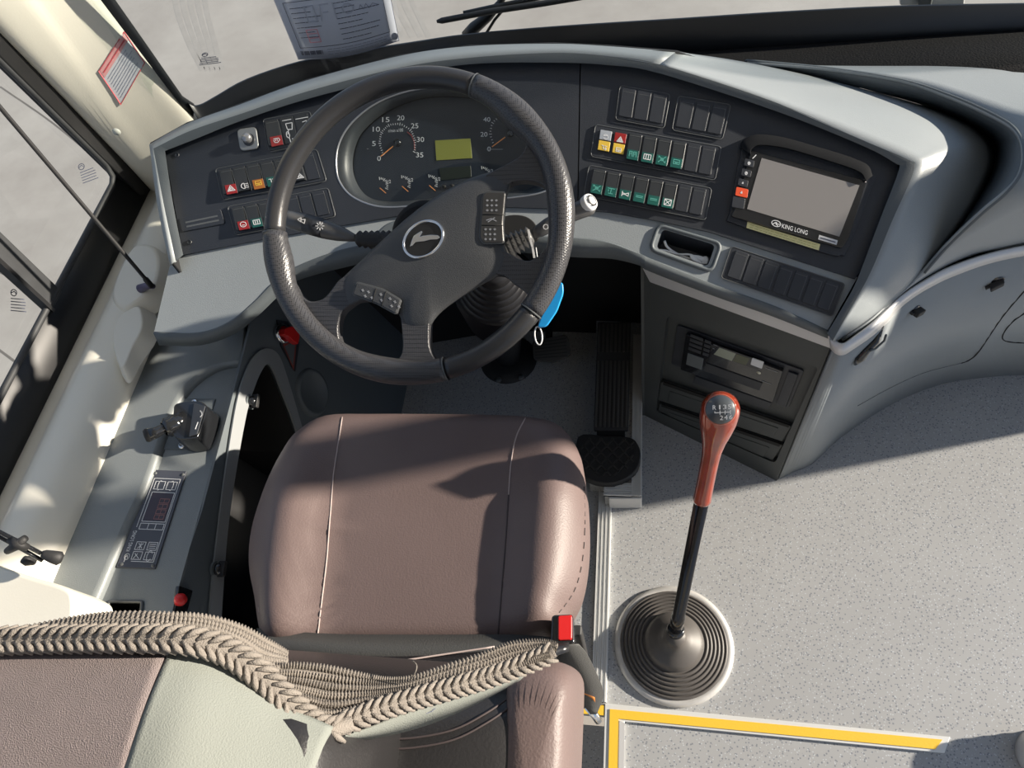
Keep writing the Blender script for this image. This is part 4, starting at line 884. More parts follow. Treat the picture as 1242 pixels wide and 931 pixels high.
hpx = [(701, 529), (735, 528), (764, 530), (774, 539), (777, 552), (773, 568), (760, 580), (742, 586), (722, 584), (708, 578), (701, 572)]
HP = Plane((0, 0, 0.082), (0, 0, 1))
HW = crom([HP.at(u, v) for u, v in hpx], 4, True)
prism('pad', HW, (0, 0, 1), -0.024, 0.0, BLKM, hp_, bevel=0.004, seg=3)
L = []
for k in range(-1, 7):
    for sgn in (1, -1):
        a = (700+14*k, 532) if sgn > 0 else (716+14*k, 532); b_ = (a[0]+sgn*44, 580)
        # keep the tread inside the pad outline
        pts = [(a[0]+(b_[0]-a[0])*i/12, a[1]+(b_[1]-a[1])*i/12) for i in range(13)]
        pts = [p for p in pts if 704 < p[0] < 771 and ((p[0]-738)/36)**2+((p[1]-548)/34)**2 < 0.93 or (704 < p[0] < 745 and 532 < p[1] < 572)]
        pts = [p for p in pts if p[0] < 770 and p[1] < 579-max(0, p[0]-745)*0.5]
        if len(pts) > 2: L.append([pts[0], pts[-1]])
strokes('tread', L, ID, HP, 0.0, 0.0035, RBM, hp_, t=0.003)
bp_ = thing('brake_pedal', 'dim black brake pedal pad to the right of the column flange', 'pedal', tuple(hz(668, 422, 0.1)))
BP = Plane(hz(668, 422, 0.11), (0, -0.45, 0.9))
prism('pad', rq([BP.at(u, v) for u, v in [(645, 413), (688, 405), (693, 430), (672, 440), (647, 437)]], 0.012), BP.n, -0.012, 0, RBM, bp_, bevel=0.002)
strokes('rib', [[(0.05, y), (0.95, y)] for y in (0.15, 0.3, 0.45, 0.6, 0.75, 0.9)], [(646, 413), (688, 406), (691, 434), (648, 437)], BP, 0.0, 0.003, BLKM, bp_, t=0.002)
tube('arm', [BP.at(665, 422, -0.012), BP.at(665, 422, -0.03)+V((0, 0.09, 0.02)), V((-0.21, 1.14, 0.3))], 0.009, SHR, bp_, seg=10)

# ------------------------------------------------------------------ GEAR LEVER
gl_ = thing('gear_lever', 'tall gear lever with polished red wooden handle and ribbed black floor boot', 'gear lever', (0.082, 0.348, 0))
lathe('boot_ring', (0.082, 0.348, 0), (0, 0, 1), [(0.119, 0.0), (0.119, 0.006), (0.112, 0.010), (0.103, 0.0085), (0.100, 0.0)], mat('worn silver ring', (0.55, 0.54, 0.52), 0.45, metal=0.3, var=0.3, vscale=40), gl_, seg=64)
pf = [(0.108, 0.002)]
for k in range(6):
    r0 = 0.107-0.0078*k; h0 = 0.010+0.0035*k; pf += [(r0, h0), (r0-0.0015, h0+0.0035), (r0-0.004, h0+0.0045), (r0-0.0060, h0+0.0030), (r0-0.0068, h0+0.0008)]
pf += [(0.058, 0.031), (0.056, 0.040), (0.050, 0.046), (0.036, 0.053), (0.025, 0.061), (0.020, 0.072), (0.018, 0.088), (0.0, 0.088)]
lathe('boot', (0.082, 0.348, 0), (0, 0, 1), pf, mat('dusty black rubber boot', (0.085, 0.078, 0.073), 0.5, var=0.25, vscale=25), gl_, seg=64)
G0 = V((0.082, 0.356, 0.085)); GK = hd(873.5, 497, 1.01)
gd = (GK-G0).normalized(); gL = (GK-G0).length
# where the wooden handle starts
best = min((abs((pp := (cam_ := (G0+gd*gL*k/200)-CAM)).dot(DN)/pp.dot(FW)*FPX+CY-607), k) for k in range(201))[1]/200*gL
lathe('shaft', G0, gd, [(0.0125, -0.03), (0.0125, 0.02), (0.0130, 0.021), (0.0130, 0.06), (0.0115, 0.062), (0.0115, best+0.01), (0, best+0.01)], mat('polished black steel', (0.018, 0.018, 0.02), 0.18, metal=0.6, coat=0.4), gl_, seg=24)
lathe('collar', G0, gd, [(0.017, -0.01), (0.0175, 0.006), (0.0145, 0.010), (0.0125, 0.010)], BLKG, gl_, seg=24)
hl = gL-best
lathe('handle', G0+gd*best, gd, [(0, 0), (0.0135, 0.0), (0.0145, 0.004), (0.0135, 0.012), (0.0130, 0.3*hl), (0.0132, 0.48*hl), (0.0145, 0.60*hl), (0.0180, 0.71*hl), (0.0230, 0.82*hl), (0.0262, 0.92*hl), (0.0266, 1.0*hl), (0.0255, hl+0.008), (0.0215, hl+0.016), (0.0150, hl+0.0215), (0.006, hl+0.0245), (0.0, hl+0.025)], WOODR, gl_, seg=40)
kn = (CAM-GK).normalized()
lathe('knob_cap', GK+V((0, 0, 0.001)), kn, [(0.0192, 0.014), (0.0196, 0.0235), (0.0185, 0.0262), (0.0, 0.0268)], mat('dark grey cap', (0.065, 0.075, 0.085), 0.3, coat=0.4), gl_, seg=32)
tube('cap_ring', [GK+V((0, 0, 0.001))+kn*0.0215+(frame(kn)[0]*math.cos(i*math.pi/18)+frame(kn)[1]*math.sin(i*math.pi/18))*0.0200 for i in range(36)], 0.0013, mat('pale red varnish edge', (0.42, 0.11, 0.07), 0.15, coat=1.0), gl_, seg=8, closed=True)
CPt = Plane(GK+V((0, 0, 0.001))+kn*0.0269, kn)
for s, x, y in (('R', 866.5, 494), ('1', 873, 493.6), ('3', 879, 493.4), ('5', 885, 493), ('2', 875, 506.5), ('4', 880.5, 506), ('6', 886.5, 505.5)):
    w_ = 0.9 if s == '1' else 2.0
    text('shift_print', s, bx_quad(x-w_, y-2.7, x+w_, y+2.7), CPt, 0.0002, WHITE, gl_)
strokes('shift_print', [[(867, 499), (867, 500.5), (886, 499.5)], [(873.3, 497.8), (873.3, 502.5)], [(879.5, 497.6), (879.5, 502.2)], [(886, 497.4), (886, 502)]], ID, CPt, 0.0, 0.0009, WHITE, gl_)

# ------------------------------------------------------------------ SIDE CONSOLE (left of the seat)
cs = thing('side_console', 'long grey console between the side window shelf and the driver seat', 'console', (-0.82, 0.4, 0))
ZC = 0.488
CTP = Plane((0, 0, ZC), (0, 0, 1))
pk = [(133, 729.5), (173, 729.5), (171, 755), (124, 755)]
XI = -0.728
outl = [V((-0.95, -0.6, ZC)), V((XI+0.015, -0.6, ZC)), V((XI+0.006, 0.24, ZC)), V((XI-0.004, 0.41, ZC)), V((XI-0.03, 0.80, ZC)), V((XI-0.05, 1.1, ZC)), V((-0.95, 1.1, ZC))]
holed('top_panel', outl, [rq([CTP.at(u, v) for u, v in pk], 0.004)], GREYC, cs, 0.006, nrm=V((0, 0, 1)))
pw = rq([CTP.at(u, v) for u, v in pk], 0.004); pb = [p+V((0, 0, -0.04)) for p in pw]; N = len(pw)
mk('door_pull_pocket', pw+pb, [(i, (i+1) % N, N+(i+1) % N, N+i) for i in range(N)]+[tuple(range(N, 2*N))], GAP, cs)
tube('pocket_rim', [p+V((0, 0, 0.001)) for p in pw], 0.003, EDGE, cs, seg=6, closed=True)
ZR = Plane((0, 0, 0.503), (0, 0, 1))
edge = [(296, 395), (292, 430), (285, 437), (262, 441), (243, 450), (222, 468), (205, 495), (190, 535), (172, 585), (150, 632), (128, 682), (100, 745), (70, 800)]
ew = crom([ZR.at(u, v) for u, v in edge], 4)
eb = [V((p.x+0.012, p.y-0.004, ZC-0.001)) for p in ew]
loft('raised_step', [ew, eb], GREYC, cs, n=1, solid=0.002)
wall_side = [V((-0.948, 1.1, 0.503)), V((-0.70, 1.1, 0.503))]
holed('raised_shelf', ew+[V((-0.948, ew[-1].y, 0.503)), V((-0.948, 1.1, 0.503)), V((-0.735, 1.1, 0.503)), ZR.at(310, 345)], [], GREYC, cs, 0.006, nrm=V((0, 0, 1)))
SPn = V((1, 0, 0.28)).normalized(); SPL2 = Plane((XI, 0.45, ZC), SPn)
def sat(u, v, off=0.0): return SPL2.at(u, v, off)
ob_o = [(250, 760), (255, 700), (262, 640), (271, 570), (284, 490), (296, 450), (308, 430), (322, 423), (336, 432), (348, 465), (362, 512), (372, 545)]
ob_i = [(264, 760), (268, 700), (273, 640), (283, 570), (296, 500), (306, 468), (314, 450), (321, 442), (328, 450), (340, 480), (354, 517), (362, 548)]
hole = crom([sat(u, v) for u, v in ob_i], 5)
bot = [V((SPL2.p.x+0.28*(ZC-0.15)*1.0, hole[-1].y, 0.15)), V((SPL2.p.x+0.28*(ZC-0.15), hole[0].y, 0.15))]
def side_pt(y, z): return V((XI+0.28*(ZC-z), y, z))
bot = [side_pt(hole[-1].y, min(0.15, hole[-1].z-0.05)), side_pt(hole[0].y, 0.15)]
SIDE = [side_pt(-0.6, ZC), side_pt(0.41, ZC), side_pt(1.19, ZC+0.06), side_pt(1.19, 0.0), side_pt(-0.6, 0.0)]
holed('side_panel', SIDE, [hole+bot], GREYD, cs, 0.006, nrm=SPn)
hh = hole+bot; hb = [p+V((-0.16, 0, 0.0)) for p in hh]; N = len(hh)
mk('storage_opening', hh+hb, [(i, (i+1) % N, N+(i+1) % N, N+i) for i in range(N)]+[tuple(range(N, 2*N))], mat('dark inner lining', (0.006, 0.006, 0.007), 0.6), cs)
o_ = crom([sat(u, v, 0.001) for u, v in ob_o], 5); i_ = crom([sat(u, v, 0.001) for u, v in ob_i], 5)
ARCM = mat('grey metal edging', (0.30, 0.315, 0.325), 0.38, metal=0.3)
mid = [(a*0.5+b*0.5)+SPn*0.002 for a, b in zip(o_, i_)]
loft('opening_trim', [[p+SPn*0.002 for p in o_], [p+SPn*0.004 for p in i_]], ARCM, cs, n=1, solid=0.004, smooth=False)
def knob2(u, v, label):
    p = sat(u, v, 0.007)
    prism('catch_plate', crom([p+V((0, 0.013*math.cos(k*math.pi/4), 0.018*math.sin(k*math.pi/4))) for k in range(8)], 3, True), SPn, -0.006, -0.001, GREYD, cs)
    lathe('catch_knob', p, SPn, [(0.011, 0.0), (0.011, 0.006), (0.008, 0.010), (0.0, 0.012)], BLKG, cs, seg=20)
    prism('catch_wing', [p+V((-.004, 0.012, 0.006)), p+V((-.004, -0.014, -0.002)), p+V((-.004, -0.010, -0.012)), p+V((-.004, 0.014, -0.004))], SPn, 0.006, 0.020, BLKM, cs, bevel=0.002)
knob2(305, 487, ''); knob2(264, 690, '')
# speaker grille low on the side panel
lathe('speaker_rim', sat(378, 476), SPn, [(0.0, 0.004), (0.040, 0.004), (0.043, 0.008), (0.050, 0.007), (0.053, 0.0)], GREYD, cs)
# battery switch with red handle
bsw = thing('battery_switch', 'chrome lock with a red plastic handle on the side panel under the dash', 'switch', tuple(sat(345, 412)))
prism('backing_plate', [sat(u, v, 0.001) for u, v in [(335, 388), (348, 390), (362, 415), (357, 450), (340, 420)]], SPn, 0.0, 0.003, BLACKP, bsw)
prism('warning_label', [sat(u, v, 0.004) for u, v in [(343, 418), (360, 408), (356, 449)]], SPn, 0.0, 0.001, mat('maroon label', (0.22, 0.05, 0.04), 0.5), bsw)
prism('label_face', [sat(u, v, 0.005) for u, v in [(345, 420), (358, 413), (355, 443)]], SPn, 0.0, 0.001, GREYD, bsw)
lathe('lock_ring', sat(341, 405, 0.003), SPn, [(0.020, 0.0), (0.020, 0.008), (0.015, 0.010), (0.013, 0.006), (0.0, 0.006)], CHROME, bsw, seg=28)
prism('handle', rq([sat(u, v, 0.015) for u, v in [(342, 399), (350, 396), (359, 398), (360, 410), (358, 418), (352, 414), (346, 408), (341, 406)]], 0.002), SPn, -0.006, 0.008, RED, bsw, bevel=0.002)
# emergency button
eb_ = thing('emergency_button', 'small round red push button on a black plate at the rear of the console side', 'button', tuple(sat(217, 727)))
prism('plate', rq([sat(u, v, 0.0) for u, v in [(213, 710), (230, 716), (222, 745), (207, 742)]], 0.003), SPn, 0.0, 0.008, BLKG, eb_, bevel=0.001)
lathe('button', sat(217, 727, 0.008), SPn, [(0.010, 0.0), (0.010, 0.006), (0.006, 0.012), (0.0, 0.013)], RED, eb_, seg=24)
# parking brake valve
pbv = thing('parking_brake_valve', 'black hand brake valve with a round-ended lever on the console top', 'brake lever', tuple(CTP.at(225, 512)))
prism('base_plate', [CTP.at(u, v) for u, v in [(213, 483), (262, 484), (243, 546), (196, 545)]], (0, 0, 1), 0.0, 0.002, GREYD, pbv, bevel=0.0008)
BV = Plane((0, 0, ZC+0.035), (0, 0, 1))
bpx = [(210, 500), (214, 489), (240, 486), (250, 492), (250, 500), (241, 526), (235, 531), (216, 531), (208, 522)]
blob('valve_body', bpx, ZC+0.045, ZC+0.002, BLKG, pbv, out=0.004, bev=0.005)
prism('valve_face', [BV.at(u, v, 0.011) for u, v in [(236, 489), (250, 493), (240, 527), (230, 530)]], (0, 0, 1), 0.0, 0.003, BLACKP, pbv, bevel=0.001)
strokes('valve_print', [circ(241, 502, 4, -60, 60, n=5), [(240, 512), (237, 520)], [(243, 498), (245, 500)]], ID, BV, 0.0142, 0.0014, WHITE, pbv)
tube('lever', [BV.at(226, 508, -0.004), BV.at(212, 514, 0.004), BV.at(200, 519, 0.010), BV.at(190, 524, 0.016), BV.at(181, 527, 0.020)], [0.017, 0.015, 0.009, 0.010, 0.012], BLKG, pbv, seg=20)
lathe('lever_tip', BV.at(181, 527, 0.020), (BV.at(181, 527, 0.020)-BV.at(190, 524, 0.016)), [(0.012, 0), (0.0125, 0.004), (0.010, 0.008), (0.0, 0.009)], BLKM, pbv, seg=24)
lathe('lever_neck', BV.at(215, 513, 0.002), (BV.at(190, 524, 0.016)-BV.at(212, 514, 0.004)), [(0.018, 0), (0.020, 0.006), (0.017, 0.012), (0.019, 0.018), (0.013, 0.024)], BLKG, pbv, seg=24)
for u, v in ((236, 488), (221, 540)):
    lathe('screw', CTP.at(u, v, 0.002), (0, 0, 1), [(0.007, 0), (0.0065, 0.003), (0.003, 0.0035), (0.0028, 0.002), (0, 0.002)], CHROME, pbv, seg=14)
# climate control panel
cc = thing('climate_control_panel', 'grey keypad panel with white line print and digit window on the console', 'control panel', tuple(CTP.at(185, 630)))
ccq = [(186, 570), (227, 572), (189, 690), (142, 688)]
prism('panel', wq(ccq, CTP), (0, 0, 1), 0.0, 0.003, mat('slate membrane panel', (0.060, 0.064, 0.080), 0.4), cc, bevel=0.0008)
QP = Plane((0, 0, ZC+0.0031), (0, 0, 1))
for x, y in ((0.09, 0.03), (0.9, 0.03), (0.09, 0.965), (0.9, 0.965)): lathe('screw', QP.at(*bil(ccq, x, y)), (0, 0, 1), [(0.0032, 0), (0.003, 0.0012), (0, 0.0015)], EDGE, cc, seg=12)
def rr_(x0, y0, x1, y1): return [(x0, y0), (x1, y0), (x1, y1), (x0, y1), (x0, y0)]
L = [[(0.12, 0.94), (0.12, 0.90)], [(0.12, 0.58), (0.12, 0.08), (0.88, 0.08), (0.88, 0.93), (0.30, 0.93)],
     rr_(0.2, 0.11, 0.48, 0.19), rr_(0.55, 0.11, 0.82, 0.19), rr_(0.2, 0.22, 0.84, 0.52), rr_(0.2, 0.54, 0.84, 0.60), [(0.42, 0.54), (0.42, 0.60)], [(0.62, 0.54), (0.62, 0.60)],
     rr_(0.28, 0.73, 0.52, 0.81), rr_(0.6, 0.73, 0.84, 0.81), rr_(0.28, 0.83, 0.52, 0.91), rr_(0.6, 0.83, 0.84, 0.91),
     circ(0.34, 0.15, 0.05, 60, 300, n=6), circ(0.68, 0.15, 0.05, -120, 120, n=6), [(0.33, 0.85), (0.47, 0.90)], [(0.33, 0.9), (0.4, 0.85)], circ(0.72, 0.87, 0.06, 30, 330, n=6),
     [(0.64, 0.75), (0.8, 0.75)], [(0.64, 0.77), (0.8, 0.77)], [(0.64, 0.79), (0.8, 0.79)], [(0.34, 0.745), (0.46, 0.795)], [(0.46, 0.745), (0.34, 0.795)], [(0.4, 0.74), (0.4, 0.80)]]
strokes('print', L, ccq, QP, 0.0, 0.0009, WHITE, cc)
prism('digit_window', wq(subq(ccq, 0.22, 0.23, 0.82, 0.51), QP), (0, 0, 1), 0.0, 0.0004, mat('digit window', (0.05, 0.035, 0.045), 0.3), cc)
SEG = mat('dull red digits', (0.30, 0.14, 0.13), 0.5); L = []
for k in range(4):
    y0 = 0.285+0.055*k; y1 = y0+0.042
    L += [rr_(0.5, y0, 0.76, y1), [(0.63, y0), (0.63, y1)]]
strokes('digits', L, ccq, QP, 0.0005, 0.0010, SEG, cc)
# vertical maker's name reading up the panel
vq = subq(ccq, 0.07, 0.62, 0.17, 0.83)
text('brand_print', 'KING LONG', [vq[3], vq[0], vq[1], vq[2]], QP, 0.0002, WHITE, cc)
strokes('brand_emblem', [circ(0.5, 0.5, 0.45, n=12), [(0.2, 0.6), (0.5, 0.3), (0.7, 0.7)]], subq(ccq, 0.08, 0.85, 0.22, 0.92), QP, 0.0002, 0.0009, WHITE, cc)

# ------------------------------------------------------------------ DRIVER SEAT
seat = thing('driver_seat', 'brown leather driver seat with pale seams behind the steering wheel', 'seat', (-0.32, 0.2, 0))
opx = [(392, 501), (450, 499), (520, 499), (600, 500), (650, 503), (680, 512), (701, 540), (709, 575), (714, 620), (713, 670), (705, 715), (690, 745), (672, 775), (600, 790), (520, 792), (440, 792), (350, 790), (318, 775), (305, 725), (297, 685), (301, 640), (318, 590), (338, 550), (358, 520)]
ow = crom([hz(u, v, 0.535) for u, v in opx], 4, True)
cc0 = V((-0.315, 0.365, 0)); N = len(ow)
def seam_x(y, s):                                   # world x of the two lengthwise seams
    a, b_ = ((hz(416, 503, 0.56), hz(384, 770, 0.56)) if s < 0 else (hz(638, 503, 0.56), hz(604, 770, 0.56)))
    m_ = hz(399, 640, 0.56) if s < 0 else hz(613, 640, 0.56)
    t_ = (y-b_.y)/(a.y-b_.y); xl = b_.x+(a.x-b_.x)*t_; tm = (m_.y-b_.y)/(a.y-b_.y); bow = m_.x-(b_.x+(a.x-b_.x)*tm)
    return xl+bow*math.sin(math.pi*max(0, min(1, t_)))
def ctop(x, y):
    z = 0.560
    for s in (-1, 1):
        sx = seam_x(y, s); d = (x-sx)*s
        if d > 0: z += 0.030*math.exp(-((d-0.062)/0.045)**2)*(1.0 if y < 0.42 else max(0.0, 1-(y-0.42)/0.12))
    z += 0.006*math.sin((y-0.2)*6)
    return z
vs = []; S = [0.02, 0.15, 0.28, 0.4, 0.5, 0.58, 0.66, 0.72, 0.78, 0.83, 0.88, 0.92, 0.95, 0.975, 0.992, 1.0]
for s in S:
    for p in ow:
        x = cc0.x+(p.x-cc0.x)*s; y = cc0.y+(p.y-cc0.y)*s
        e = max(0.0, (s-0.78)/0.22); drop = 0.060*(1-math.sqrt(max(0, 1-e**2.6)))
        vs.append(V((x, y, ctop(x, y)-drop)))
for s, z in ((0.995, 0.47), (0.97, 0.44)):
    for p in ow: vs.append(V((cc0.x+(p.x-cc0.x)*s, cc0.y+(p.y-cc0.y)*s, z)))
R_ = len(S)+2; fs = [tuple(range(N))]
for a in range(R_-1):
    for i in range(N): j = (i+1) % N; fs.append((a*N+i, (a+1)*N+i, (a+1)*N+j, a*N+j))
fs.append(tuple((R_-1)*N+i for i in range(N)))
cush = mk('cushion', vs, fs, LEAT, seat, smooth=True)
bpy.context.view_layer.update()
def seamline(px, m, r=0.0012, dx=0.0):
    P = [hit(cush, q.x, q.y, 0.0004)[0] for q in crom([(u, v, 0) for u, v in px], 8)]; P = [p for p in P if p is not None]
    if len(P) > 2: tube('seam', P, r, m, seat, seg=6)
seamline([(415, 506), (410, 540), (404, 580), (400, 630), (396, 680), (390, 730), (385, 772)], STITCH, 0.0011)
seamline([(637, 507), (626, 530), (620, 560), (617, 600)], STITCH, 0.0011)
seamline([(617, 600), (614, 650), (610, 700), (604, 772)], STITCHD, 0.0011)
# double row of stitches round the outer edge
def stitched(px, m, step=0.006):
    P = crom([q for q in [hit(cush, u, v, 0.0008)[0] for u, v in px] if q is not None], 10); g = []; d = 0; last = P[0]; on = True
    for a, b_ in zip(P[:-1], P[1:]):
        if on: g.append(tube_geo([a, b_], 0.0008, 5))
        d += (b_-a).length
        if d > step: on = not on; d = 0
    v, f = merge_geo(g); mk('edge_stitching', v, f, m, seat)
stitched([(708, 590), (709, 640), (706, 680), (698, 712), (684, 735), (668, 752)], STITCHD)
stitched([(302, 660), (301, 690), (306, 712), (314, 735), (319, 770)], STITCH)
# dark fabric skirt behind the cushion and black webbing lying in the gap
loft('rear_skirt', [[hz(312, 764, 0.56), hz(400, 771, 0.565), hz(520, 772, 0.565), hz(620, 772, 0.565), hz(672, 775, 0.57)], [hz(318, 782, 0.575), hz(400, 790, 0.585), hz(520, 795, 0.585), hz(620, 792, 0.585), hz(668, 790, 0.58)], [hz(322, 800, 0.56), hz(400, 815, 0.56), hz(520, 820, 0.56), hz(620, 815, 0.56), hz(665, 800, 0.56)]], WEB, seat, n=6, solid=0.004)
loft('pan', [[V((p.x*0.92-0.026, p.y*0.95+0.018, 0.45)) for p in ow[::4]], [V((p.x*0.85-0.05, p.y*0.9+0.03, 0.30)) for p in ow[::4]]], BLKM, seat, n=3, closed=True)
box('suspension_base', (-0.32, 0.33, 0.15), (0.34, 0.30, 0.30), BLKM, seat, bevel=0.02)
box('slide_rail', (-0.50, 0.32, 0.415), (0.02, 0.34, 0.02), EDGE, seat, bevel=0.003)
box('slide_rail', (-0.13, 0.32, 0.415), (0.02, 0.34, 0.02), EDGE, seat, bevel=0.003)
tube('adjuster_cable', crom([V((-0.62, 0.22, 0.36)), V((-0.58, 0.24, 0.40)), V((-0.54, 0.22, 0.42)), V((-0.50, 0.2, 0.40))], 6), 0.006, BLKG, seat, seg=8)
prism('height_lever', rq([hz(686, 866, 0.62), hz(693, 866, 0.62), hz(692, 912, 0.64), hz(686, 912, 0.64)], 0.003), (0, 0, 1), -0.01, 0.0, YEL, seat, bevel=0.002)
# backrest, leaning back towards the viewer
def ring(z, x0, x1, y0, y1, r=0.05, n=5):
    return rq([V((x0, y0, z)), V((x1, y0, z)), V((x1, y1, z)), V((x0, y1, z))], r, n)
lev = [(0.50, -0.55, -0.09, 0.05, 0.185, .04), (0.60, -0.58, -0.066, 0.03, 0.175, .05), (0.72, -0.59, -0.056, 0.0, 0.155, .05), (0.80, -0.585, -0.055, -0.02, 0.135, .05), (0.845, -0.575, -0.062, -0.03, 0.120, .05), (0.870, -0.555, -0.080, -0.025, 0.10, .05), (0.882, -0.52, -0.11, -0.01, 0.075, .04), (0.885, -0.45, -0.2, 0.02, 0.05, .01)]
rg = [ring(*l) for l in lev]; N = len(rg[0]); vs = [p for r_ in rg for p in r_]; fs = [tuple(range(N-1, -1, -1)), tuple((len(rg)-1)*N+i for i in range(N))]
for a in range(len(rg)-1):
    for i in range(N): j = (i+1) % N; fs.append((a*N+i, a*N+j, (a+1)*N+j, (a+1)*N+i))
back = mk('backrest', vs, fs, LEATK, seat, smooth=True, sub=1)
# brown side bolster of the backrest
lev2 = [(0.55, -0.11, -0.062, 0.00, 0.185, .024), (0.68, -0.118, -0.053, -0.03, 0.168, .028), (0.78, -0.120, -0.049, -0.06, 0.152, .032), (0.84, -0.119, -0.051, -0.075, 0.142, .031), (0.868, -0.115, -0.056, -0.075, 0.130, .027), (0.882, -0.106, -0.066, -0.07, 0.112, .018)]
rg = [ring(*l, n=5) for l in lev2]; vs = [p for r_ in rg for p in r_]; fs = [tuple(range(N-1, -1, -1)), tuple((len(rg)-1)*N+i for i in range(N))]
for a in range(len(rg)-1):
    for i in range(N): j = (i+1) % N; fs.append((a*N+i, a*N+j, (a+1)*N+j, (a+1)*N+i))
mk('side_bolster', vs, fs, LEAT, seat, smooth=True, sub=1)
bpy.context.view_layer.update()
for off in (0, 12):
    P = [hit(back, u, v+off, 0.001)[0] for u, v in [(400, 905), (450, 897), (500, 895), (550, 885), (590, 865), (620, 845)]]
    P = [p for p in P if p]
    if len(P) > 2: tube('backrest_seam', crom(P, 5), 0.0010, STITCHD, seat, seg=6)
# head restraint core under the cover
lev3 = [(0.86, -0.46, -0.20, 0.0, 0.085, .03), (0.95, -0.50, -0.205, -0.03, 0.07, .04), (1.02, -0.50, -0.21, -0.05, 0.06, .04), (1.045, -0.49, -0.22, -0.05, 0.05, .03)]
rg = [ring(*l) for l in lev3]; vs = [p for r_ in rg for p in r_]; fs = [tuple(range(N-1, -1, -1)), tuple((len(rg)-1)*N+i for i in range(N))]
for a in range(len(rg)-1):
    for i in range(N): j = (i+1) % N; fs.append((a*N+i, a*N+j, (a+1)*N+j, (a+1)*N+i))
mk('head_restraint', vs, fs, LEATK, seat, smooth=True)

# ------------------------------------------------------------------ KNITTED SEAT COVER
cov = thing('seat_cover', 'cloth head cover with thick beige crochet border draped over the seat back', 'seat cover', (-0.35, 0.05, 1.0))
def zf(u): return 1.075 if u < 200 else 1.075-0.055*min(1, (u-200)/200)
def row(px, dz=0.0): return [hz(u, v, zf(u)+dz) for u, v in px]
f_b = [(-160, 800), (-60, 794), (40, 792), (120, 792), (203, 797)]; m_b = [(-180, 880), (-70, 878), (30, 872), (110, 868), (176, 866)]; r_b = [(-210, 1010), (-90, 1010), (10, 1010), (80, 1010), (130, 1010)]
loft('fabric_panel', [row(f_b), row(m_b, 0.012), row(r_b, 0.014)], CLOTHB, cov, n=6, across=6, solid=0.004)
f_p = [(203, 797), (250, 797), (298, 820), (345, 858), (402, 886)]; m_p = [(176, 866), (225, 870), (280, 885), (330, 905), (388, 915)]; r_p = [(130, 1010), (180, 1010), (240, 1010), (300, 1010), (352, 1010)]
PZ = [0, 0, 0, 0, 0]
loft('plain_panel', [row(f_p), row(m_p, 0.012), row(r_p, 0.014)], CLOTHP, cov, n=6, across=6, solid=0.004)
tube('panel_seam', crom([hz(203, 797, 1.077), hz(176, 866, 1.0895), hz(130, 1010, 1.0915)], 6), 0.0012, STITCHD, cov, seg=6)
# side flap of the cloth going down from the edge
loft('side_flap', [[hz(402, 886, 1.022), hz(388, 915, 1.03), hz(352, 1010, 1.035)], [hz(402, 900, 0.98)+V((0.0, -0.0, 0)), hz(396, 918, 0.98), hz(362, 1012, 0.98)]], CLOTHP, cov, n=5, solid=0.003)
# rope border: two rows of plump chain stitches
def braid(name, px, half, zfun, step, parent):
    C_ = crom([hz(u, v, z) for (u, v), z in zip(px, zfun)], 12)
    pts = [C_[0]]; acc = 0
    for a, b_ in zip(C_[:-1], C_[1:]):
        L2 = (b_-a).length; t_ = 0
        while acc+L2-t_ >= step and L2 > 1e-9:
            t_ += step-acc; acc = 0; pts.append(a+(b_-a)*(t_/L2))
        acc += L2-t_
    g = []
    tv, tf = tube_geo(C_, half*0.62, 10); g.append((tv, tf))
    for i in range(1, len(pts)-1):
        p = pts[i]; d = (pts[i+1]-pts[i-1]).normalized(); toc = (CAM-p).normalized(); s = d.cross(toc).normalized(); up_ = s.cross(d).normalized()
        for sg in (-1, 1):
            a = p+s*sg*half*0.08-d*step*0.75+up_*half*0.55; b_ = p+s*sg*half*0.62+up_*half*0.55; c = p+s*sg*half*0.98+d*step*0.9+up_*half*0.15
            g.append(tube_geo([a, b_, c], [half*0.13, half*0.27, half*0.16], 6))
    v, f = merge_geo(g); return mk(name, v, f, CROCH, parent, smooth=True)
braid('braided_border', [(-140, 782), (-40, 778), (60, 775), (150, 774), (225, 776), (275, 790), (315, 818), (350, 852), (380, 878), (402, 884), (424, 878)], 0.0098, [1.085, 1.085, 1.085, 1.085, 1.08, 1.065, 1.05, 1.035, 1.02, 1.01, 1.0], 0.0078, cov)
braid('braided_border', [(400, 880), (425, 874), (455, 862), (500, 848), (550, 834), (600, 819), (640, 804), (662, 795), (672, 789)], 0.0085, [1.005, 0.995, 0.985, 0.97, 0.955, 0.94, 0.93, 0.925, 0.925], 0.0075, cov)
def ribs(name, top, botm, zt, zb, rows, n=10, m=CROCH):
    A = crom([hz(u, v, z) for (u, v), z in zip(top, zt)], n); B = crom([hz(u, v, z) for (u, v), z in zip(botm, zb)], n)
    g = []; rnd = random.Random(3)
    L = len(A); vs_ = A+B; g.append((vs_, [(i, i+1, L+i+1, L+i) for i in range(L-1)]))
    for k in range(rows+1):
        C2 = [a*(1-k/rows)+b_*(k/rows) for a, b_ in zip(A, B)]; C2 = [C2[0].lerp(C2[0], 0)]+C2[1:]
        # knots along the row
        tot = 0; P = []
        for a, b_ in zip(C2[:-1], C2[1:]):
            for q in range(3): P.append(a.lerp(b_, q/3))
        R2 = [0.0030+0.0014*math.sin(i*2.1+k) for i in range(len(P))]
        P = [p+V((0, 0, 0.0015)) for p in P]
        g.append(tube_geo(P, R2, 6))
    v, f = merge_geo(g); return mk(name, v, f, m, cov, smooth=True)
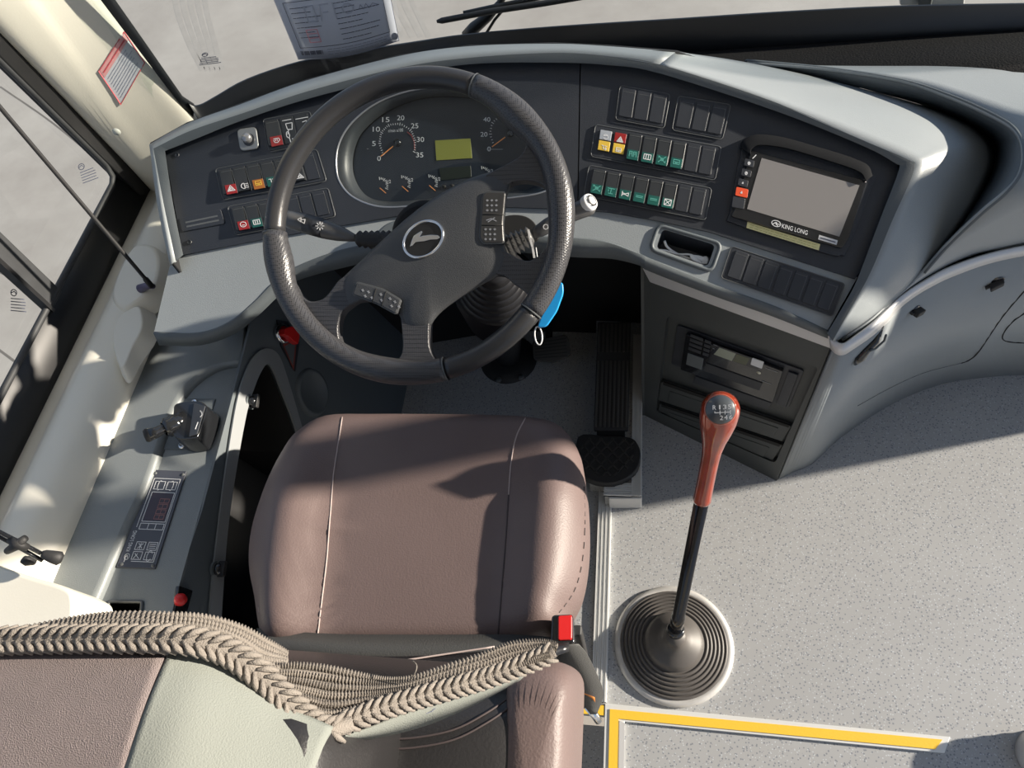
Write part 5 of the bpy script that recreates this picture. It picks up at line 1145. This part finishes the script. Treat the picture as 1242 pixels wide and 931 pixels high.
ribs('crochet_band', [(30, 765), (90, 753), (140, 747), (199, 747), (249, 750), (292, 762), (325, 780), (349, 795)], [(30, 775), (90, 774), (140, 772), (199, 772), (249, 779), (285, 795), (310, 812), (345, 812)], [1.06, 1.055, 1.05, 1.045, 1.03, 1.01, 0.99, 0.97], [1.08, 1.08, 1.08, 1.075, 1.06, 1.045, 1.02, 0.99], 5)
ribs('crochet_band', [(325, 811), (360, 808), (400, 812), (441, 821), (470, 826), (500, 824), (540, 811), (585, 796), (620, 783), (655, 780), (677, 784)], [(345, 850), (372, 868), (400, 878), (441, 866), (470, 856), (500, 848), (540, 836), (585, 823), (620, 811), (648, 800), (668, 794)], [1.0, 0.99, 0.98, 0.97, 0.965, 0.96, 0.95, 0.94, 0.93, 0.92, 0.915], [1.035, 1.02, 1.005, 0.99, 0.98, 0.97, 0.958, 0.945, 0.935, 0.93, 0.925], 6)
ul = [(402, 893), (440, 884), (485, 866), (540, 848), (600, 828), (640, 812)]; ll = [(404, 896), (450, 893), (500, 882), (540, 868), (590, 844), (630, 822)]
loft('cover_lining', [[hz(u, v, z) for (u, v), z in zip(ul, (1.0, 0.985, 0.97, 0.955, 0.94, 0.93))], [hz(u, v, z) for (u, v), z in zip(ll, (0.97, 0.955, 0.94, 0.925, 0.915, 0.91))]], CLOTHP, cov, n=6, solid=0.002)
sq_ = [(505, 856), (528, 848), (532, 860), (510, 869)]
LNP = Plane(hz(518, 858, 0.948), (0.0, -0.3, 0.95))
strokes('faint_stamp', [circ(0.5, 0.5, 0.45, n=10), [(0.2, 0.2), (0.8, 0.8)], [(0.2, 0.8), (0.8, 0.2)], [(0.1, 0.5), (0.9, 0.5)]], sq_, LNP, 0.006, 0.0007, INKL, cov)
tube('loose_thread', crom([hz(497, 826, 0.975), hz(504, 814, 0.985), hz(505, 806, 0.985), hz(500, 801, 0.98)], 5), 0.0006, CROCH, cov, seg=5)

# ------------------------------------------------------------------ SEAT BELT
bk_ = thing('belt_buckle', 'black belt buckle with a red release button beside the cushion', 'buckle', tuple(hz(683, 765, 0.55)))
BK = Plane((0, 0, 0.60), (0, 0, 1))
prism('buckle_body', rq([BK.at(u, v) for u, v in [(669, 745), (695, 744), (697, 781), (667, 782)]], 0.005), (0, 0, 1), -0.075, 0.0, BLKG, bk_, bevel=0.003)
prism('release_button', rq([BK.at(u, v) for u, v in [(677, 747), (694, 746), (694, 776), (677, 777)]], 0.003), (0, 0, 1), -0.004, 0.0035, RED, bk_, bevel=0.0015)
prism('buckle_stalk', [V((-0.095, 0.235, 0.52)), V((-0.07, 0.235, 0.52)), V((-0.07, 0.25, 0.52)), V((-0.095, 0.25, 0.52))], (0, 0, 1), -0.16, 0.01, BLKM, bk_, bevel=0.003)
bt = thing('seat_belt', 'dark belt webbing hanging from the seat side down to its anchor', 'seat belt', tuple(hz(700, 820, 0.4)))
bl = [(664, 784, .60), (672, 794, .58), (688, 815, .52), (696, 838, .45), (716, 866, .38)]; br = [(702, 782, .60), (712, 794, .57), (724, 818, .50), (732, 842, .43), (724, 866, .37)]
loft('webbing', [[hz(*p) for p in bl], [hz(*p) for p in br]], WEB, bt, n=6, solid=0.002)
loft('amber_label', [[hz(698, 830, .455), hz(712, 834, .44), hz(720, 842, .425)], [hz(701, 838, .445), hz(713, 843, .43), hz(721, 850, .415)]], mat('orange tag', (0.5, 0.18, 0.04), 0.5), bt, n=3, solid=0.003)
tube('anchor', [hz(712, 856, .385), hz(722, 868, .36), hz(726, 874, .35)], 0.006, CHROME, bt, seg=10)
lap = thing('lap_belt', 'glossy black lap belt lying across the gap behind the cushion', 'seat belt', tuple(hz(470, 800, .62)))
loft('webbing', [[hz(322, 795, .64), hz(400, 795, .635), hz(480, 797, .63), hz(560, 793, .62), hz(640, 784, .61), hz(690, 779, .60)], [hz(322, 808, .65), hz(400, 812, .65), hz(480, 815, .64), hz(560, 812, .63), hz(640, 806, .62), hz(690, 790, .60)]], mat('glossy black webbing', (0.02, 0.02, 0.022), 0.25), lap, n=6, solid=0.002)
tube('edge_piping', crom([hz(322, 806, .652), hz(400, 808, .652), hz(470, 803, .645), hz(540, 793, .635), hz(600, 784, .63)], 5), 0.0012, STITCH, lap, seg=6)

# ------------------------------------------------------------------ BLIND GUIDES AND WINDOW CATCH
rod = thing('blind_guide_rod', 'thin black upright rod crossing the side window to the window shelf', 'rod', tuple(hx(184, 346, -0.975)))
r0 = hz(184, 347, 0.585); r1 = hx(0, 130, r0.x-0.01); r2 = r1+(r1-r0)*0.7
tube('rod', [r0, r0+(r1-r0)*0.05, r0+(r1-r0)*0.06, r1, r2], [0.0055, 0.0055, 0.0036, 0.0036, 0.0036], BLKM, rod, seg=10)
tube('rod_bracket', [hz(170, 350, 0.57), hz(180, 346, 0.578), hz(186, 347, 0.58)], [0.009, 0.007, 0.005], mat('violet grey bracket', (0.10, 0.09, 0.15), 0.5), rod, seg=12)
wh = thing('sun_blind_pull', 'black blind pull with a rounded grip and clamp at the lower left', 'handle', tuple(hz(60, 675, 0.62)))
h0 = hz(77, 677, 0.62); hA = hz(50, 672, 0.64)
def hh_(u, v, z): return hz(u, v, z)
tube('grip', [hh_(50, 671, 0.640), hh_(54, 672, 0.637), hh_(64, 675, 0.63), hh_(72, 677, 0.625), hh_(76, 678, 0.622)], [0.004, 0.007, 0.0095, 0.0105, 0.006], BLKM, wh, seg=16)
tube('wire_guide', [hh_(52, 680, 0.63), hh_(20, 662, 0.655), hh_(-10, 646, 0.68), hh_(-60, 620, 0.72)], 0.003, BLKG, wh, seg=8)
tube('wire_guide', [hh_(50, 671, 0.64), hh_(20, 655, 0.665), hh_(-10, 640, 0.69), hh_(-60, 612, 0.73)], 0.003, BLKG, wh, seg=8)
tube('clamp', [hh_(9, 668, 0.655), hh_(20, 661, 0.67), hh_(31, 652, 0.675)], [0.005, 0.0075, 0.005], BLKM, wh, seg=12)
tube('clamp', [hh_(12, 655, 0.67), hh_(22, 660, 0.672), hh_(34, 664, 0.66)], [0.005, 0.008, 0.005], BLKM, wh, seg=12)
tube('foot', [hh_(40, 679, 0.60), hh_(32, 680, 0.61), hh_(28, 678, 0.615)], [0.008, 0.0075, 0.006], BLKM, wh, seg=12)

# ------------------------------------------------------------------ PAPERS AND STICKERS
wpin = 0.006
pt = thing('temporary_permit', 'white printed permit sheet stuck inside the windscreen', 'paper', tuple(ws(410, 30, 0.01)))
pq = [(316, -40), (462, -62), (484, 49), (362, 72)]
def pgrid(q, off, m, name, curl=0.0):
    n = 10; P = []
    for j in range(n+1):
        for i in range(n+1):
            u, v = bil(q, i/n, j/n); v += 7*math.sin(math.pi*i/n)*j/n; P.append(ws(u, v, off))
    fs = [(j*(n+1)+i, j*(n+1)+i+1, (j+1)*(n+1)+i+1, (j+1)*(n+1)+i) for j in range(n) for i in range(n)]
    return mk(name, P, fs, m, pt, smooth=True, solid=0.0006)
pgrid(pq, 0.012, PAPER, 'sheet')
class PP(Plane):
    def at(s, u, v, off=0.0):
        # follow the gentle bow of the sheet
        return ws(u, v, 0.0135)
pp = PP((0, 1.3, 0), (0, -1, 0))
def bowed(L): return [[(x, y+0.055*math.sin(math.pi*x)*y) for x, y in ln] for ln in L]
def dens(ln, n=8):
    out = []
    for a, b_ in zip(ln[:-1], ln[1:]): out += [(a[0]+(b_[0]-a[0])*k/n, a[1]+(b_[1]-a[1])*k/n) for k in range(n)]
    return out+[ln[-1]]
strokes('border_line', bowed([dens(rr_(0.06, 0.40, 0.93, 0.88))]), pq, pp, 0, 0.0009, INK, pt)
strokes('edge_line', bowed([dens([(0.0, 0.0), (0.0, 1.0), (1.0, 1.0), (1.0, 0.0)])]), pq, pp, 0, 0.0010, INKL, pt)
text('heading', '临时行驶车号牌', [bil(pq, 0.20, 0.255), bil(pq, 0.86, 0.255), bil(pq, 0.85, 0.355), bil(pq, 0.20, 0.355)], pp, 0, INK, pt)
strokes('small_print', bowed([[(a[0], a[1]), (b_[0], b_[1])] for a, b_ in [(l[0], l[1]) for l in bars(7, 0.10, 0.38, 0.44, 0.80, 4, fill=.5)+bars(8, 0.48, 0.9, 0.44, 0.86, 11, fill=0.4)]]), pq, pp, 0, 0.0011, INK, pt)
strokes('small_print', bowed([[l[0], l[1]] for l in bars(3, 0.30, 0.96, 0.90, 0.975, 8, fill=0.9)]), pq, pp, 0, 0.0009, INKL, pt)
strokes('watermark_letters', bowed([rr_(0.22, 0.46, 0.30, 0.62), [(0.34, 0.62), (0.36, 0.46), (0.44, 0.46)], [(0.38, 0.54), (0.42, 0.54)], [(0.48, 0.62), (0.48, 0.46)], circ(0.6, 0.54, 0.05, n=10)]), pq, pp, 0, 0.0028, mat('watermark grey', (0.48, 0.52, 0.62), 0.6), pt)
strokes('red_stamp', bowed([rr_(0.17, 0.70, 0.27, 0.83), [(0.18, 0.74), (0.26, 0.74)], [(0.18, 0.785), (0.26, 0.785)]]), pq, pp, 0, 0.0014, mat('pink stamp ink', (0.75, 0.35, 0.42), 0.6), pt)
strokes('barcode', bowed([[(0.05+0.008*k, 0.915), (0.05+0.008*k, 0.955)] for k in range(26) if k % 7 != 3]), pq, pp, 0, 0.0008, INK, pt)
strokes('signature', bowed([[(0.70, 0.57), (0.72, 0.53), (0.74, 0.58), (0.77, 0.53), (0.79, 0.58), (0.83, 0.54), (0.88, 0.57)]]), pq, pp, 0, 0.0010, INKL, pt)

dq = [(150, 38), (175.5, 76), (146.5, 127), (119, 86)]
bpy.context.view_layer.update()
ws_ = [hit(wl, *p, 0.0015) for p in dq]
st = thing('warning_sticker', 'diamond-tilted warning sticker with red border on the cream front pillar', 'sticker', tuple(ws_[0][0]))
class HitP(Plane):
    def at(s, u, v, off=0.0): return hit(wl, u, v, 0.0012+off)[0]
hp2 = HitP(ws_[0][0], ws_[0][1])
def hgrid(name, q, off, m, n=8):
    P = [hit(wl, *bil(q, i/n, j/n), off)[0] for j in range(n+1) for i in range(n+1)]
    return mk(name, P, [(j*(n+1)+i, j*(n+1)+i+1, (j+1)*(n+1)+i+1, (j+1)*(n+1)+i) for j in range(n) for i in range(n)], m, st, smooth=True)
# text runs along the long upper-left edge: order the corners so that rows run parallel to it
rq_ = [(119, 86), (150, 38), (175.5, 76), (146.5, 127)]
hgrid('sheet', rq_, 0.0012, mat('sticker white', (0.60, 0.62, 0.66), 0.35))
hgrid('red_header', subq(rq_, 0.04, 0.03, 0.96, 0.24), 0.0017, PINK)
strokes('border', [dens(rr_(0.01, 0.01, 0.99, 0.99), 5)], rq_, hp2, 0.0004, 0.0022, INKR, st)
strokes('heading', [[l[0], l[1]] for l in bars(1, 0.1, 0.9, 0.08, 0.20, 2, gap=.35, fill=1)], rq_, hp2, 0.0008, 0.0032, INKR, st)
strokes('small_print', [[l[0], l[1]] for l in bars(8, 0.1, 0.93, 0.29, 0.93, 3, gap=.3, fill=.8)], rq_, hp2, 0.0004, 0.0014, INKL, st)

# ------------------------------------------------------------------ WIPER OUTSIDE THE GLASS
wi = thing('windscreen_wiper', 'black windscreen wiper arm and blade resting outside the glass', 'wiper', tuple(ws(580, 30, -0.03)))
def wo(u, v, d): return ws(u, v, -d)
tube('blade', [wo(530, 26, 0.022), wo(536, 25, 0.022), wo(600, 13, 0.022), wo(660, 4, 0.022), wo(730, -8, 0.022), wo(800, -20, 0.022)], [0.003, 0.006, 0.006, 0.006, 0.006, 0.004], BLKM, wi, seg=8)
tube('blade_spine', [wo(562, 15, 0.034), wo(600, 8, 0.036), wo(650, -2, 0.036), wo(720, -16, 0.036)], [0.003, 0.005, 0.005, 0.004], FR2, wi, seg=8)
tube('arm', [wo(566, 44, 0.05), wo(575, 34, 0.05), wo(592, 20, 0.045), wo(606, 4, 0.045), wo(618, -16, 0.045)], [0.013, 0.013, 0.010, 0.007, 0.006], FR2, wi, seg=10)
tube('arm_link', [wo(590, 40, 0.05), wo(600, 24, 0.05), wo(612, 10, 0.045)], [0.003, 0.003, 0.003], BLKM, wi, seg=8)
# pale bracket outside at the upper right
ob = thing('white_bracket', 'pale metal bracket outside the glass at the upper right', 'bracket', tuple(ws(1130, 2, -0.05)))
OBP = Plane(ws(1130, 2, -0.05), (0, -1, 0.2))
prism('plate', [OBP.at(u, v) for u, v in [(1090, -12), (1172, -12), (1170, 6), (1092, 7)]], OBP.n, -0.01, 0.0, SILV, ob, bevel=0.003)
prism('pivot', [OBP.at(u, v) for u, v in [(1110, -6), (1130, -6), (1128, 5), (1112, 5)]], OBP.n, 0.0, 0.012, EDGE, ob, bevel=0.003)
# ribbed white cap at the lower right edge
gcap = thing('white_ribbed_cup', 'white ribbed object at the lower right corner of the floor', 'cup')
gcap.location = hz(1264, 918, 0.0)
lathe('body', gcap.location, (0, 0, 1), [(0.0, 0.0)]+[(0.045-0.0015*(k % 2), 0.004+0.006*k) for k in range(8)]+[(0.040, 0.054), (0.0, 0.056)], SILV, gcap, seg=40)
lathe('lid', V(gcap.location), (0, 0, 1), [(0.041, 0.054), (0.041, 0.060), (0.036, 0.063), (0.0, 0.063)], WHITE, gcap, seg=40)
